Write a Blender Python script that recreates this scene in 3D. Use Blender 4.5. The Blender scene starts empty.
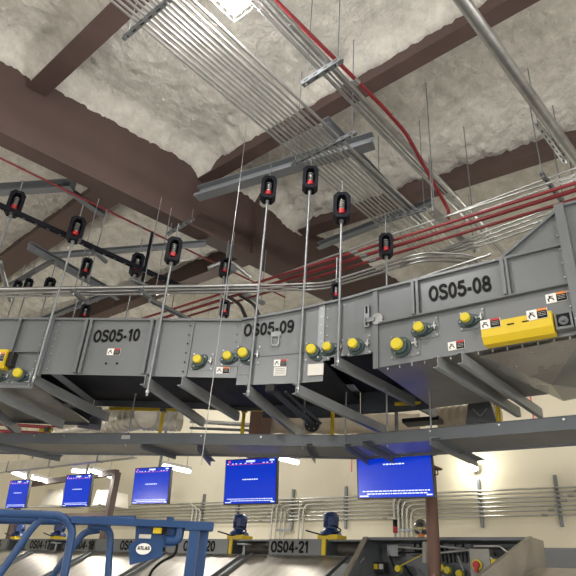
import bpy, math, random
from mathutils import Vector as V, noise
random.seed(5)
SC = bpy.context.scene
COL = SC.collection
EYE = 1.7                      # camera height above the floor; all heights below are relative to the eye
F = 585.0; PITCH, ROLL, AZ = map(math.radians, (28.3, 4.2, 43.0))
_fh = V((math.cos(AZ), math.sin(AZ), 0)); _rt = V((math.sin(AZ), -math.cos(AZ), 0)); _up = V((0, 0, 1))
FW = _fh*math.cos(PITCH)+_up*math.sin(PITCH); _u = _up*math.cos(PITCH)-_fh*math.sin(PITCH)
CR = _rt*math.cos(ROLL)+_u*math.sin(ROLL); CU = _u*math.cos(ROLL)-_rt*math.sin(ROLL)
def ray(x, y): return FW+CR*((x-288)/F)+CU*((288-y)/F)
def at(x, y, ax, v):
    d = ray(x, y); return d*(v/d[ax])
def az_(x, y, z): return at(x, y, 2, z)
def proj(P):
    d = P.dot(FW); return 288+F*P.dot(CR)/d, 288-F*P.dot(CU)/d
def zfor(px, py, x, y):        # height at which the vertical through plan point (x, y) meets image row py
    lo, hi = -1.6, 7
    for _ in range(40):
        m = (lo+hi)/2
        if proj(V((x, y, m)))[1] > py: lo = m
        else: hi = m
    return lo
def P3(x, y, z): return V((x, y, z))

# ------------------------------------------------------------------ materials
def mat(name, col, rough=.5, metal=0., bump=0., bscale=20., var=0., vscale=3., emit=None, es=0., coat=0., stretch=None):
    m = bpy.data.materials.new(name); m.use_nodes = True
    nt = m.node_tree; b = nt.nodes['Principled BSDF']
    b.inputs['Base Color'].default_value = (*col, 1); b.inputs['Roughness'].default_value = rough
    b.inputs['Metallic'].default_value = metal
    if name in ('hanger_black', 'black_ink'): b.inputs['Specular IOR Level'].default_value = .12
    if coat: b.inputs['Coat Weight'].default_value = coat
    tc = nt.nodes.new('ShaderNodeTexCoord'); mp = nt.nodes.new('ShaderNodeMapping')
    nt.links.new(tc.outputs['Object'], mp.inputs[0])
    if stretch: mp.inputs['Scale'].default_value = stretch
    if var:
        n = nt.nodes.new('ShaderNodeTexNoise'); n.inputs['Scale'].default_value = vscale; n.inputs['Detail'].default_value = 12 if name == 'spray_foam' else 6; n.inputs['Roughness'].default_value = .72 if name == 'spray_foam' else .5
        nt.links.new(mp.outputs[0], n.inputs['Vector'])
        r = nt.nodes.new('ShaderNodeMapRange'); r.inputs[1].default_value = .3; r.inputs[2].default_value = .7
        r.inputs[3].default_value = 1-var; r.inputs[4].default_value = 1+var
        nt.links.new(n.outputs['Fac'], r.inputs[0])
        mx = nt.nodes.new('ShaderNodeMix'); mx.data_type = 'RGBA'; mx.blend_type = 'MULTIPLY'; mx.inputs[0].default_value = 1
        mx.inputs[6].default_value = (*col, 1); nt.links.new(r.outputs[0], mx.inputs[7])
        nt.links.new(mx.outputs[2], b.inputs['Base Color'])
        r2 = nt.nodes.new('ShaderNodeMapRange'); r2.inputs[3].default_value = max(0, rough-.08); r2.inputs[4].default_value = min(1, rough+.1)
        nt.links.new(n.outputs['Fac'], r2.inputs[0]); nt.links.new(r2.outputs[0], b.inputs['Roughness'])
    if bump:
        n = nt.nodes.new('ShaderNodeTexNoise'); n.inputs['Scale'].default_value = bscale; n.inputs['Detail'].default_value = 8; n.inputs['Roughness'].default_value = .7 if name == 'spray_foam' else .5
        nt.links.new(mp.outputs[0], n.inputs['Vector'])
        bp = nt.nodes.new('ShaderNodeBump'); bp.inputs['Strength'].default_value = bump; bp.inputs['Distance'].default_value = .05
        nt.links.new(n.outputs['Fac'], bp.inputs['Height']); nt.links.new(bp.outputs[0], b.inputs['Normal'])
    if emit:
        b.inputs['Emission Color'].default_value = (*emit, 1); b.inputs['Emission Strength'].default_value = es
    return m
M = dict(
    foam=mat('spray_foam', (.68, .665, .62), .95, bump=1., bscale=17, var=.22, vscale=5.),
    wall=mat('cream_wall', (.80, .75, .60), .8, bump=.04, bscale=30, var=.03, vscale=1),
    wallb=mat('bare_wall', (.40, .38, .35), .9, var=.1, vscale=1),
    dado=mat('grey_dado', (.22, .23, .25), .6, var=.05),
    floor=mat('concrete_floor', (.55, .53, .50), .6, var=.12, vscale=1.5),
    brown=mat('brown_primer', (.074, .046, .042), .6, var=.12, vscale=2.5, bump=.05, bscale=15),
    brownl=mat('column_primer', (.115, .06, .043), .6, var=.12, vscale=3),
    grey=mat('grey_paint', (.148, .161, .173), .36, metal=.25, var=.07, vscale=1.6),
    beamg=mat('beam_grey', (.17, .185, .205), .45, metal=.2, var=.1, vscale=2),
    chan=mat('channel_grey', (.27, .29, .31), .4, metal=.2, var=.08, vscale=2),
    ctrl=mat('control_grey', (.28, .28, .26), .45, var=.05),
    rubber=mat('belt_rubber', (.085, .078, .072), .5, var=.1),
    wirec=mat('wall_conduit_metal', (.62, .62, .59), .3, metal=.85, var=.08, vscale=6),
    bedf=mat('bed_beam_paint', (.075, .087, .103), .42, metal=.2, var=.08, vscale=2),
    defl=mat('deflector_metal', (.52, .52, .50), .26, metal=.9, var=.12, vscale=2),
    greyd=mat('dark_grey_paint', (.11, .122, .14), .42, metal=.2, var=.08, vscale=2),
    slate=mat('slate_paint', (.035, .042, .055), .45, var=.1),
    navy=mat('belt_underside', (.008, .009, .013), .6, var=.2),
    galv=mat('galvanised', (.42, .43, .435), .36, metal=.9, var=.12, vscale=8),
    galvd=mat('dull_galvanised', (.25, .27, .29), .45, metal=.75, var=.15, vscale=6),
    steel=mat('stainless', (.42, .395, .36), .42, metal=.9, var=.16, vscale=2.2, stretch=(1, 6, 1)),
    pan=mat('pan_metal', (.36, .35, .33), .34, metal=.75, var=.25, vscale=1.5),
    red=mat('red_pipe', (.19, .012, .018), .4, var=.1),
    redb=mat('red_rubber', (.35, .015, .02), .5),
    yellow=mat('yellow_guard', (.62, .45, .01), .4, var=.04),
    cap=mat('yellow_cap', (.56, .46, .015), .45),
    black=mat('black_paint', (.012, .012, .013), .4, var=.1),
    iso=mat('hanger_black', (.008, .009, .014), .6, var=.2),
    green=mat('dark_green_cast', (.03, .055, .058), .5, var=.2),
    ink=mat('black_ink', (.008, .008, .008), .6),
    white=mat('white_label', (.75, .75, .73), .5, var=.03),
    plate=mat('silver_plate', (.55, .54, .50), .4, metal=.4, var=.1),
    orange=mat('orange_label', (.65, .2, .04), .5),
    redl=mat('red_label', (.45, .02, .03), .5),
    blue=mat('blue_enamel', (.006, .042, .14), .4, var=.08),
    motor=mat('blue_motor', (.01, .035, .14), .4, var=.1),
    tan=mat('tan_wrap', (.42, .36, .28), .7, var=.1, bump=.2, bscale=6),
    foil=mat('foil_duct', (.62, .6, .55), .35, metal=.6, bump=.5, bscale=6, var=.15),
    screen=mat('screen_blue', (.0, .02, .3), .2, emit=(.0, .055, .95), es=.29),
    stxt=mat('screen_white', (.8, .8, .9), .3, emit=(.6, .75, 1), es=.55),
    sred=mat('screen_red', (.8, .1, .1), .3, emit=(1, .05, .1), es=.5),
    tube=mat('lamp_tube', (1, 1, 1), .3, emit=(1, .97, .9), es=8),
    led=mat('lamp_lens', (1, 1, 1), .3, emit=(1, .98, .95), es=22),
    glass=mat('smoky_dome', (.3, .29, .29), .2, metal=.85),
    pink=mat('red_tape', (.75, .13, .11), .5),
)
# ------------------------------------------------------------------ mesh builder
class MB:
    def __init__(s): s.v = []; s.f = []; s.sm = []; s.mi = []; s.cm = 0; s.gs = []
    def add(s, vs, fs, smooth=False):
        o = len(s.v); s.v += [V(q) for q in vs]
        for f in fs: s.f.append([o+i for i in f]); s.sm.append(smooth); s.mi.append(s.cm)
        return s
    def mark(s): s.gs.append((len(s.v), len(s.f)))
    def hexa(s, c):            # eight corners: bottom 4 ccw, top 4 ccw
        s.mark()
        return s.add(c, [(3, 2, 1, 0), (4, 5, 6, 7), (0, 1, 5, 4), (1, 2, 6, 5), (2, 3, 7, 6), (3, 0, 4, 7)])
    def box(s, c, sx, sy, sz, ex=V((1, 0, 0)), ey=V((0, 1, 0)), ez=V((0, 0, 1))):
        c = V(c); ex, ey, ez = ex*sx/2, ey*sy/2, ez*sz/2
        return s.hexa([c-ex-ey-ez, c+ex-ey-ez, c+ex+ey-ez, c-ex+ey-ez, c-ex-ey+ez, c+ex-ey+ez, c+ex+ey+ez, c-ex+ey+ez])
    def bar(s, a, b, w, h, up=V((0, 0, 1))):
        a, b = V(a), V(b); d = (b-a); L = d.length; d.normalize()
        sd = d.cross(up).normalized(); u = sd.cross(d)
        return s.box((a+b)/2, L, w, h, d, sd, u)
    def prism(s, pts, ext):    # polygon points (3-D) swept by vector ext
        s.mark(); n = len(pts); pts = [V(p) for p in pts]; ext = V(ext)
        s.add(pts+[p+ext for p in pts], [list(range(n))[::-1], list(range(n, 2*n))]+[(i, (i+1) % n, n+(i+1) % n, n+i) for i in range(n)])
        return s
    def profile(s, a, b, pr, up=V((0, 0, 1))):   # sweep 2-D outline (side, up) from a to b
        a, b = V(a), V(b); d = (b-a).normalized(); sd = d.cross(up).normalized(); u = sd.cross(d)
        return s.prism([a+sd*x+u*y for x, y in pr], b-a)
    def tube(s, pts, r, n=10, caps=True, rs=None):
        s.mark(); pts = [V(p) for p in pts]; k = len(pts); vs = []; prev = None
        for i, p in enumerate(pts):
            d = (pts[min(i+1, k-1)]-pts[max(i-1, 0)]).normalized()
            if prev is None:
                a = d.orthogonal().normalized()
            else:
                a = (prev-d*prev.dot(d)).normalized()
            prev = a; b = d.cross(a); rr = rs[i] if rs else r
            for j in range(n):
                t = 2*math.pi*j/n; vs.append(p+(a*math.cos(t)+b*math.sin(t))*rr)
        fs = [(i*n+j, i*n+(j+1) % n, (i+1)*n+(j+1) % n, (i+1)*n+j) for i in range(k-1) for j in range(n)]
        s.add(vs, fs, True)
        if caps: s.add(vs[:n], [list(range(n))[::-1]]); s.add(vs[-n:], [list(range(n))])
        return s
    def each(s, name, m, parent):  # every shape added becomes a part of its own
        g = s.gs+[(len(s.v), len(s.f))]; out = None
        for (v0, f0), (v1, f1) in zip(g, g[1:]):
            q = MB(); q.v = s.v[v0:v1]; q.f = [[i-v0 for i in f] for f in s.f[f0:f1]]; q.sm = s.sm[f0:f1]; q.mi = s.mi[f0:f1]
            out = q.build(name, m, parent)
        return out
    def build(s, name, m, parent=None, base=None):
        me = bpy.data.meshes.new(name); off = V((0, 0, EYE))
        vs = [q+off for q in s.v]
        if parent is not None:
            o = V((0, 0, 0)); p = parent
            while p: o += V(p.location); p = p.parent
            loc = V((0, 0, 0)); org = o
        else:
            lo = [min(q[i] for q in vs) for i in range(3)]; hi = [max(q[i] for q in vs) for i in range(3)]
            org = V(((lo[0]+hi[0])/2, (lo[1]+hi[1])/2, lo[2])); loc = org
        me.from_pydata([q-org for q in vs], [], s.f); me.update()
        me.polygons.foreach_set('use_smooth', s.sm); me.polygons.foreach_set('material_index', s.mi)
        for q in (m if isinstance(m, list) else [m]): me.materials.append(M[q])
        ob = bpy.data.objects.new(name, me); COL.objects.link(ob); ob.location = loc
        if parent is not None: ob.parent = parent
        return ob
def tag(o, label, cat, group=None):
    o['label'] = label; o['category'] = cat
    if group: o['group'] = group
    return o
def thing(name, label, cat, loc, group=None):
    o = bpy.data.objects.new(name, None); o.empty_display_size = .1; COL.objects.link(o)
    o.location = V(loc)+V((0, 0, EYE)); return tag(o, label, cat, group)
def struct(o): o['kind'] = 'structure'; return o
def bend(pts, r=.12, n=5):     # rounds the corners of a polyline
    pts = [V(p) for p in pts]; out = [pts[0]]
    for i in range(1, len(pts)-1):
        a, b, c = pts[i-1], pts[i], pts[i+1]; u = (a-b); w = (c-b)
        rr = min(r, u.length*.45, w.length*.45); p0 = b+u.normalized()*rr; p2 = b+w.normalized()*rr
        for k in range(n+1):
            t = k/n; out.append(p0*(1-t)**2+b*2*t*(1-t)+p2*t*t)
    out.append(pts[-1]); return out
def _arc(cx, cy, rx, ry, a0, a1, n=20):
    return [(cx+rx*math.cos(math.radians(a0+(a1-a0)*k/n)), cy+ry*math.sin(math.radians(a0+(a1-a0)*k/n))) for k in range(n+1)]
def _cat(p, n=4):
    q = [p[0]]+list(p)+[p[-1]]; out = []
    for i in range(1, len(q)-2):
        for k in range(n):
            t = k/n; out.append(tuple(.5*((2*q[i][j])+(-q[i-1][j]+q[i+1][j])*t+(2*q[i-1][j]-5*q[i][j]+4*q[i+1][j]-q[i+2][j])*t*t+(-q[i-1][j]+3*q[i][j]-3*q[i+1][j]+q[i+2][j])*t**3) for j in (0, 1)))
    out.append(p[-1]); return out
_nine = [_arc(.33, .68, .24, .235, 0, 360), _cat([(.57, .70), (.57, .42), (.47, .16), (.29, .085), (.10, .17)])]
GLY = {
 'O': (.78, [_arc(.39, .5, .3, .415, 0, 360, 28)]), '0': (.66, [_arc(.33, .5, .235, .415, 0, 360, 24)]),
 'S': (.7, [_cat([(.61, .74), (.53, .87), (.34, .915), (.16, .86), (.11, .73), (.18, .60), (.36, .52), (.55, .43), (.62, .28), (.54, .14), (.34, .085), (.14, .13), (.07, .27)])]),
 '5': (.66, [[(.58, .915), (.18, .915), (.12, .50)], _cat([(.12, .50), (.22, .58), (.38, .60), (.55, .50), (.59, .34), (.51, .16), (.34, .085), (.15, .13), (.07, .26)])]),
 '1': (.5, [[(.08, .70), (.27, .90), (.30, .96)], [(.32, 1), (.32, 0)]]),
 '9': (.66, _nine), '6': (.66, [[(.66-x, 1-y) for x, y in st] for st in _nine]),
 '8': (.66, [_arc(.33, .71, .2, .205, 0, 360), _arc(.33, .295, .245, .21, 0, 360)]),
 '4': (.7, [[(.48, 0), (.48, .98)], [(.48, .95), (.07, .29)], [(.03, .29), (.67, .29)]]),
 '2': (.66, [_cat([(.09, .70), (.15, .86), (.33, .915), (.52, .86), (.57, .70), (.48, .50), (.25, .28), (.10, .09)]), [(.08, .085), (.62, .085)]]),
 '7': (.64, [[(.05, .915), (.6, .915)], [(.56, .9), (.25, 0)]]), '-': (.4, [[(.05, .37), (.36, .37)]]),
 'A': (.72, [[(.07, 0), (.36, 1)], [(.36, 1), (.65, 0)], [(.18, .3), (.54, .3)]]), 'T': (.62, [[(.02, .915), (.6, .915)], [(.31, .9), (.31, 0)]]), 'L': (.6, [[(.1, 1), (.1, .085)], [(.1, .085), (.56, .085)]]),
}
def glyphs(body, fmap, th=.2, sp=.06):   # fmap(x, y, layer) -> world point; x in 0..1 over the text, y in 0..1
    W = sum(GLY[c][0] for c in body)+sp*(len(body)-1); mb = MB(); x = 0
    for c in body:
        for st in GLY[c][1]:
            n = len(st); vs = []
            closed = abs(st[0][0]-st[-1][0])+abs(st[0][1]-st[-1][1]) < 1e-4
            for i in range(n):
                a = st[i-1] if i else (st[-2] if closed else st[0]); b = st[(i+1)] if i < n-1 else (st[1] if closed else st[-1])
                dx, dy = b[0]-a[0], b[1]-a[1]; l = math.hypot(dx, dy) or 1; nx, ny = -dy/l*th/2, dx/l*th/2
                for sx, la in ((1, 0), (-1, 0), (1, 1), (-1, 1)): vs.append(fmap((x+st[i][0]+nx*sx)/W, st[i][1]+ny*sx, la))
            fs = []
            for i in range(n-1):
                a = 4*i; b = a+4; fs += [(a+2, a+3, b+3, b+2), (a, a+2, b+2, b), (a+3, a+1, b+1, b+3)]
            mb.add(vs, fs)
        x += GLY[c][0]+sp
    return mb, W
def text(body, h, name, m, parent, org, ex, ey, depth=.002, stretch=1., bold=0., th=.2):
    nz = ex.cross(ey).normalized(); W = sum(GLY[c][0] for c in body)+.06*(len(body)-1); L = W*h*stretch
    mb, _ = glyphs(body, lambda x, y, la: org+ex*((x-.5)*L)+ey*((y-.5)*h)+nz*(depth*(.3+.7*la)), th)
    return mb.build(name, m, parent)

# ------------------------------------------------------------------ building shell
ceil = MB()
BEAMS = [(1.70, .0), (4.21, 0.), (6.54, -.115)]
def girY(x): return 6.28-.14*(x-1.5)
def foam_z(x, y):
    p = V((x, y, 0))
    z = 5.98
    z += .03*noise.fractal(p*1.5, 1, 2, 3)+.02*noise.fractal(p*5.5, 1, 2, 3)+.034*noise.fractal(p*14, 1, 2, 3)
    n1 = .5+.4*noise.fractal(p*5.2, 1, 2, 3)
    for bx, sl in BEAMS:
        d = x-(bx+sl*(y-2.3))
        w = .10+.10*n1
        if bx > 6 and d < 0: w = .45+.2*n1
        z -= (.20)*math.exp(-(d/w)**2)*(.75+.5*n1)
    g = y-girY(x); w = .12+.14*n1
    z -= .30*math.exp(-(g/w)**2)*(.9+.25*n1)
    return z
NX, NY = 330, 440
X0, X1, Y0, Y1 = -4.2, 10.4, -4.2, 16.2
vs = []; fs = []
for j in range(NY+1):
    for i in range(NX+1):
        x = X0+(X1-X0)*i/NX; y = Y0+(Y1-Y0)*j/NY
        vs.append((x, y, foam_z(x, y)))
for j in range(NY):
    for i in range(NX):
        a = j*(NX+1)+i; fs.append((a, a+NX+1, a+NX+2, a+1))
ceil.add(vs, fs, True)
ceil.box((3.1, 6, 6.5), 14.7, 20.6, .1)
struct(ceil.build('ceiling', 'foam'))
struct(MB().box((3.1, 6, -1.75), 14.7, 20.6, .1).build('floor', 'floor'))
def wx(y, x0=9.6): return x0-.1*(y-2)
wb = MB().hexa([P3(wx(-4.2), -4.2, -1.7), P3(wx(-4.2)+.2, -4.2, -1.7), P3(wx(16.2)+.2, 16.2, -1.7), P3(wx(16.2), 16.2, -1.7),
                P3(wx(-4.2), -4.2, 6.4), P3(wx(-4.2)+.2, -4.2, 6.4), P3(wx(16.2)+.2, 16.2, 6.4), P3(wx(16.2), 16.2, 6.4)])
struct(wb.build('wall_back', 'wall'))
zd = (lambda d: d.z*9.8/(d.x+.1*d.y))(ray(558, 548))
td = MB().hexa([P3(wx(-4.2)-.02, -4.2, -1.7), P3(wx(-4.2), -4.2, -1.7), P3(wx(16.2), 16.2, -1.7), P3(wx(16.2)-.02, 16.2, -1.7),
                P3(wx(-4.2)-.02, -4.2, zd), P3(wx(-4.2), -4.2, zd), P3(wx(16.2), 16.2, zd), P3(wx(16.2)-.02, 16.2, zd)])
struct(td.build('trim_1', 'dado'))
struct(MB().box((3.1, 16.3, 2.35), 14.9, .2, 8.1).build('wall_left', 'wall'))
struct(MB().box((3.1, -4.3, 2.35), 14.9, .2, 8.1).build('wall_right', 'wallb'))
struct(MB().box((-4.3, 6, 2.35), .2, 20.8, 8.1).build('wall_front', 'wallb'))

def ibeam(a, b, fw, h, name, label, grp=None, ft=.025, m='brown', bolts=None):
    t = thing(name, label, 'beam', (V(a)+V(b))/2, grp)
    w = .012
    pr = [(-fw/2, 0), (fw/2, 0), (fw/2, ft), (w, ft), (w, h), (-w, h), (-w, ft), (-fw/2, ft)]
    MB().profile(a, b, [(-fw/2, 0), (fw/2, 0), (fw/2, ft), (-fw/2, ft)]).build('bottom_flange', m, t)
    MB().profile(a, b, [(-w, ft), (w, ft), (w, h), (-w, h)]).build('web', m, t)
    return t
g0 = V((-4, girY(-4)-.04, 4.6)); g1 = V((9.1, girY(9.1)-.04, 4.6))
gt = ibeam(g0, g1, .26, 1.55, 'steel_girder', 'deep brown painted steel girder crossing the foam ceiling from upper left', ft=.03)
sm = MB()
for x in (-1.2, 5.2): sm.box((x, girY(x), 5.35), .012, .3, 1.4)
sm.each('stiffener', 'brown', gt)
for i, (bx, sl) in enumerate(BEAMS):
    yg = girY(bx)-.03
    lab = ['short brown roof beam at the top left meeting the deep girder',
           'brown roof beam behind the wide conduit bundle, running to the top edge',
           'brown roof beam with pale lit underside at right, behind the large pipe'][i]
    fw = [.25, .2, .26][i]
    ibeam(P3(bx+sl*(yg-2.3), yg-.02, 5.5), P3(bx+sl*(-4.1-2.3), -4.1, 5.5), fw, .9, 'roof_beam', lab, 'roof beams')
ibeam(P3(3.45, girY(3.5)+.1, 5.45), P3(3.75, 16, 5.45), .46, .9, 'roof_beam', 'broad reddish brown roof beam beyond the girder at the left edge', 'roof beams')
ibeam(P3(6.3, girY(6.5)+.1, 5.5), P3(5.9, 16, 5.5), .26, .9, 'roof_beam', 'brown roof beam beyond the girder, above the far left hangers', 'roof beams')

# ------------------------------------------------------------------ conveyor face path (plan)
A0 = V((2.21, 5.91)); A1 = V((3.34, 4.24)); B0 = V((4.07, 2.59)); B1 = V((4.24, 1.07))
uA = (A1-A0).normalized(); uB = (B1-B0).normalized()
pts = [A0-uA*4.2]
pA = A1+uA*.25
pB = B0-uB*.12
# corner of the two straight runs
def isect(p, u, q, w):
    den = u.x*w.y-u.y*w.x; t = ((q.x-p.x)*w.y-(q.y-p.y)*w.x)/den; return p+u*t
cN = isect(A0, uA, B0, uB)
pts.append(pA)
for k in range(1, 24):
    t = k/24; pts.append(pA*(1-t)**2+cN*2*t*(1-t)+pB*t*t)
pts += [pB, B1+uB*2.6]
S = [0.]
for a, b in zip(pts, pts[1:]): S.append(S[-1]+(b-a).length)
def pseg(s):
    s = max(0, min(S[-1]-1e-6, s))
    for i in range(len(pts)-1):
        if s <= S[i+1]: return i, (s-S[i])/(S[i+1]-S[i])
def pn(s):
    i, t = pseg(s); return i, t
segn = []
for a, b in zip(pts, pts[1:]):
    u = (b-a).normalized(); segn.append(V((-abs(u.y), -abs(u.x)*(1 if u.x*u.y < 0 else -1))))
def pdir(s):
    i, t = pseg(s); u = (pts[i+1]-pts[i]).normalized()
    return u
def pnorm(s):
    i, t = pseg(s)
    def sn(i): return segn[max(0, min(len(segn)-1, i))]
    L = S[i+1]-S[i]
    if L > .5: return sn(i)
    n = sn(i-1)*(.5-t if t < .5 else 0)+sn(i)*(1-abs(t-.5))+sn(i+1)*(t-.5 if t > .5 else 0)
    return n.normalized()
def pos(s, z, off=0.):
    i, t = pseg(s); p = pts[i].lerp(pts[i+1], t)+pnorm(s)*off
    return V((p.x, p.y, z))
def loc(px, py):               # pixel -> (s, z) on the conveyor's face
    d = ray(px, py); best = None
    for i in range(len(pts)-1):
        a, b = pts[i], pts[i+1]; u = b-a
        den = d.x*u.y-d.y*u.x
        if abs(den) < 1e-9: continue
        t = (a.x*u.y-a.y*u.x)/den
        q = V((d.x*t, d.y*t)); k = (q-a).dot(u)/u.dot(u)
        if t > 0 and -1e-3 <= k <= 1.001: best = (S[i]+k*u.length, d.z*t)
    return best
def ribbon(mb, s0, s1, zb0, zb1, zt0, zt1, o0, o1, n=None):
    L = abs(s1-s0); n = n or max(1, int(L/.09)) if (s1 > S[1]-.05 and s0 < S[-2]+.05) else 1
    ks = [s0+(s1-s0)*k/n for k in range(n+1)]
    vs = []
    for k, s in enumerate(ks):
        t = k/n; zb = zb0+(zb1-zb0)*t; zt = zt0+(zt1-zt0)*t
        vs += [pos(s, zb, o0), pos(s, zb, o1), pos(s, zt, o1), pos(s, zt, o0)]
    fs = []
    for k in range(n):
        a = 4*k; b = a+4
        for i in range(4): fs.append((a+i, b+i, b+(i+1) % 4, a+(i+1) % 4))
    fs += [(0, 1, 2, 3), (4*n+3, 4*n+2, 4*n+1, 4*n)]
    mb.add(vs, fs); return mb
def frame_at(s):
    u = pdir(s); n = pnorm(s); e = V((-n.y, n.x, 0))
    if e.x*u.x+e.y*u.y < 0: e = -e
    return e, V((0, 0, 1)), V((n.x, n.y, 0))

def section_text(px0, px1, y0, y1, h, body, parent):
    a = loc(px0, y0); b = loc(px1, y1); s = (a[0]+b[0])/2
    # letters follow the curve of the face
    L = b[0]-a[0]
    mb, _ = glyphs(body, lambda x, y, la: pos(a[0]+x*L, a[1]+(b[1]-a[1])*x+(y-.5)*h, .003+.004*la))
    return mb.build('section_number', 'ink', parent)

def warn_label(px, py, wpx, hpx, parent, top='redl', off=.004, pos_=None):
    s, z = loc(px, py); ex, ey, nz = frame_at(s)
    sw = loc(px+wpx/2, py)[0]-loc(px-wpx/2, py)[0]
    hz = loc(px, py-hpx/2)[1]-loc(px, py+hpx/2)[1]
    c = pos(s, z, off)
    lb = MB().box(c, sw, hz, .003, ex, ey, nz).build('warning_label', 'white', parent)
    t = c+nz*.002
    MB().box(t+ex*sw*.24-ey*hz*.1, sw*.48, hz*.72, .003, ex, ey, nz).build('black_text_panel', 'ink', lb)
    MB().box(t+ex*sw*.24+ey*hz*.38, sw*.48, hz*.22, .003, ex, ey, nz).build('signal_band', top, lb)
    mb = MB()
    k = hz
    mb.tube([t-ex*sw*.33+ey*k*.28, t-ex*sw*.3+ey*k*.05, t-ex*sw*.18-ey*k*.02, t-ex*sw*.12-ey*k*.25], k*.06, 5)
    mb.tube([t-ex*sw*.3+ey*k*.05, t-ex*sw*.4-ey*k*.1, t-ex*sw*.36-ey*k*.32], k*.06, 5)
    mb.tube([t-ex*sw*.33+ey*k*.2, t-ex*sw*.16+ey*k*.2], k*.05, 5)
    mb.build('pictogram', 'ink', lb)
    mb = MB()
    for q in range(3): mb.box(t+ex*sw*.24+ey*(k*.12-q*k*.17)+nz*.002, sw*.36, k*.022, .001, ex, ey, nz)
    mb.build('text_lines', 'white', lb)
    return lb
def disc(mb, c, ax, r, h, n=20, r2=None):
    mb.tube([c, c+ax*h], r, n, True, [r, r2 if r2 else r]); return mb
def bearing(px, py, rpx, parent, flip=0, big=False):
    s, z = loc(px, py); ex, ey, nz = frame_at(s)
    r = (loc(px+rpx, py)[0]-loc(px-rpx, py)[0])/2
    c = pos(s, z, 0)
    # cast housing: rhombic flange with hub
    hb = MB(); a = flip
    e1 = ex*math.cos(a)+ey*math.sin(a); e2 = -ex*math.sin(a)+ey*math.cos(a)
    oc = c+ex*r*.25-ey*r*.25
    pp = []
    for k in range(28):
        t = 2*math.pi*k/28; R_ = r*(1.25+.75*abs(math.cos(t))**5) if not big else r*1.55
        pp.append(oc+e1*R_*math.cos(t)+e2*R_*math.sin(t)*(.98)+nz*.004)
    hb.prism(pp, nz*.022); disc(hb, oc+nz*.024, nz, r*1.12, .03)
    h = hb.build('bearing_housing', 'green', parent)
    r *= .88; cp = MB(); cc = c+nz*.045
    cp.tube([cc, cc+nz*.036, cc+nz*.042], r, 24, True, [r, r*.98, r*.86])
    cp.build('yellow_cap', 'cap', h)
    bl = MB()
    for sg in (-1, 1):
        q = oc+e1*sg*r*(1.62 if not big else 1.25)+nz*.026
        disc(bl, q, nz, r*.2, .012, 6); disc(bl, q, nz, r*.1, .022, 8)
    bl.each('flange_bolt', 'galv', h)
    # adjusting plate with its bolts
    bp = MB(); w = r*5.2
    bp.box(c+ex*r*.9+nz*.003, w, r*4.2, .005, ex, ey, nz)
    p = bp.build('bearing_plate', 'grey', parent)
    bb = MB()
    for sx in (-1, 1):
        for sy in (-1, 1): disc(bb, c+ex*(r*.9+sx*w*.43)+ey*sy*r*1.75+nz*.005, nz, .009, .008, 6)
    bb.tube([c+ex*r*2.2+nz*.02, c+ex*r*3.2+nz*.02], .009, 8)
    bb.box(c+ex*r*2.9+nz*.02, .012, r*1.4, .035, ex, ey, nz)
    bb.each('plate_bolt', 'galv', p)
    return h
WID = 1.32
zB = 1.85
def zl(px, py): return loc(px, py)[1]
def sl_(px, py): return loc(px, py)[0]

# joints along the path
s_10L = sl_(36, 376); s_10a = sl_(186, 374); s_10e = sl_(237, 376); s_9e = sl_(323, 372); s_8 = sl_(374, 368)
s_8e = sl_(581, 333)
zt10 = zl(100, 321); zt8 = zl(384, 290); zb9 = zl(270, 385); zb11 = zl(15, 388); z9t = zl(326, 305)
def rib(parent, px, py, zb, zt, w=.03, d=.035, side=1):
    s, z = loc(px, py); mb = MB()
    ribbon(mb, s, s+.006, zb, zb, zt, zt, 0, d); ribbon(mb, s, s+w*side, zb, zb, zt, zt, d, d+.005)
    return mb.build('stiffener_rib', 'grey', parent)
def bolts_row(parent, s, z0, z1, n, m='galv'):
    mb = MB(); ex, ey, nz = frame_at(s)
    for k in range(n): disc(mb, pos(s, z0+(z1-z0)*k/max(1, n-1), .006), nz, .008, .008, 6)
    return mb.each('joint_bolt', m, parent)
def section(name, label, s0, s1, zb0, zb1, zt0, zt1, pan_z=None, pan='navy', farz=None, fartop=None):
    c = pos((s0+s1)/2, min(zb0, zb1), -.6)
    t = thing(name, label, 'conveyor', c, 'overhead conveyor sections')
    mb = MB(); ribbon(mb, s0, s1, zb0, zb1, zt0, zt1, -.004, 0); mb.build('side_panel', 'grey', t)
    mb = MB(); ribbon(mb, s0, s1, zt0, zt1, zt0+.022, zt1+.022, -.03, .03); mb.build('top_flange', 'grey', t)
    mb = MB(); zf = farz if farz is not None else zb0
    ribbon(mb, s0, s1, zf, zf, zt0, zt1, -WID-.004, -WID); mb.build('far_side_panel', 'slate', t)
    pz = pan_z or zb0+.06
    mb = MB(); ribbon(mb, s0, s1, pz, pz, pz+.02, pz+.02, -WID, -.004); mb.build('bed_pan', pan, t)
    mb = MB(); ribbon(mb, s0, s1, pz+.2, pz+.2, pz+.21, pz+.21, -WID+.08, -.08); mb.build('belt', 'navy', t)
    return t

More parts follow.
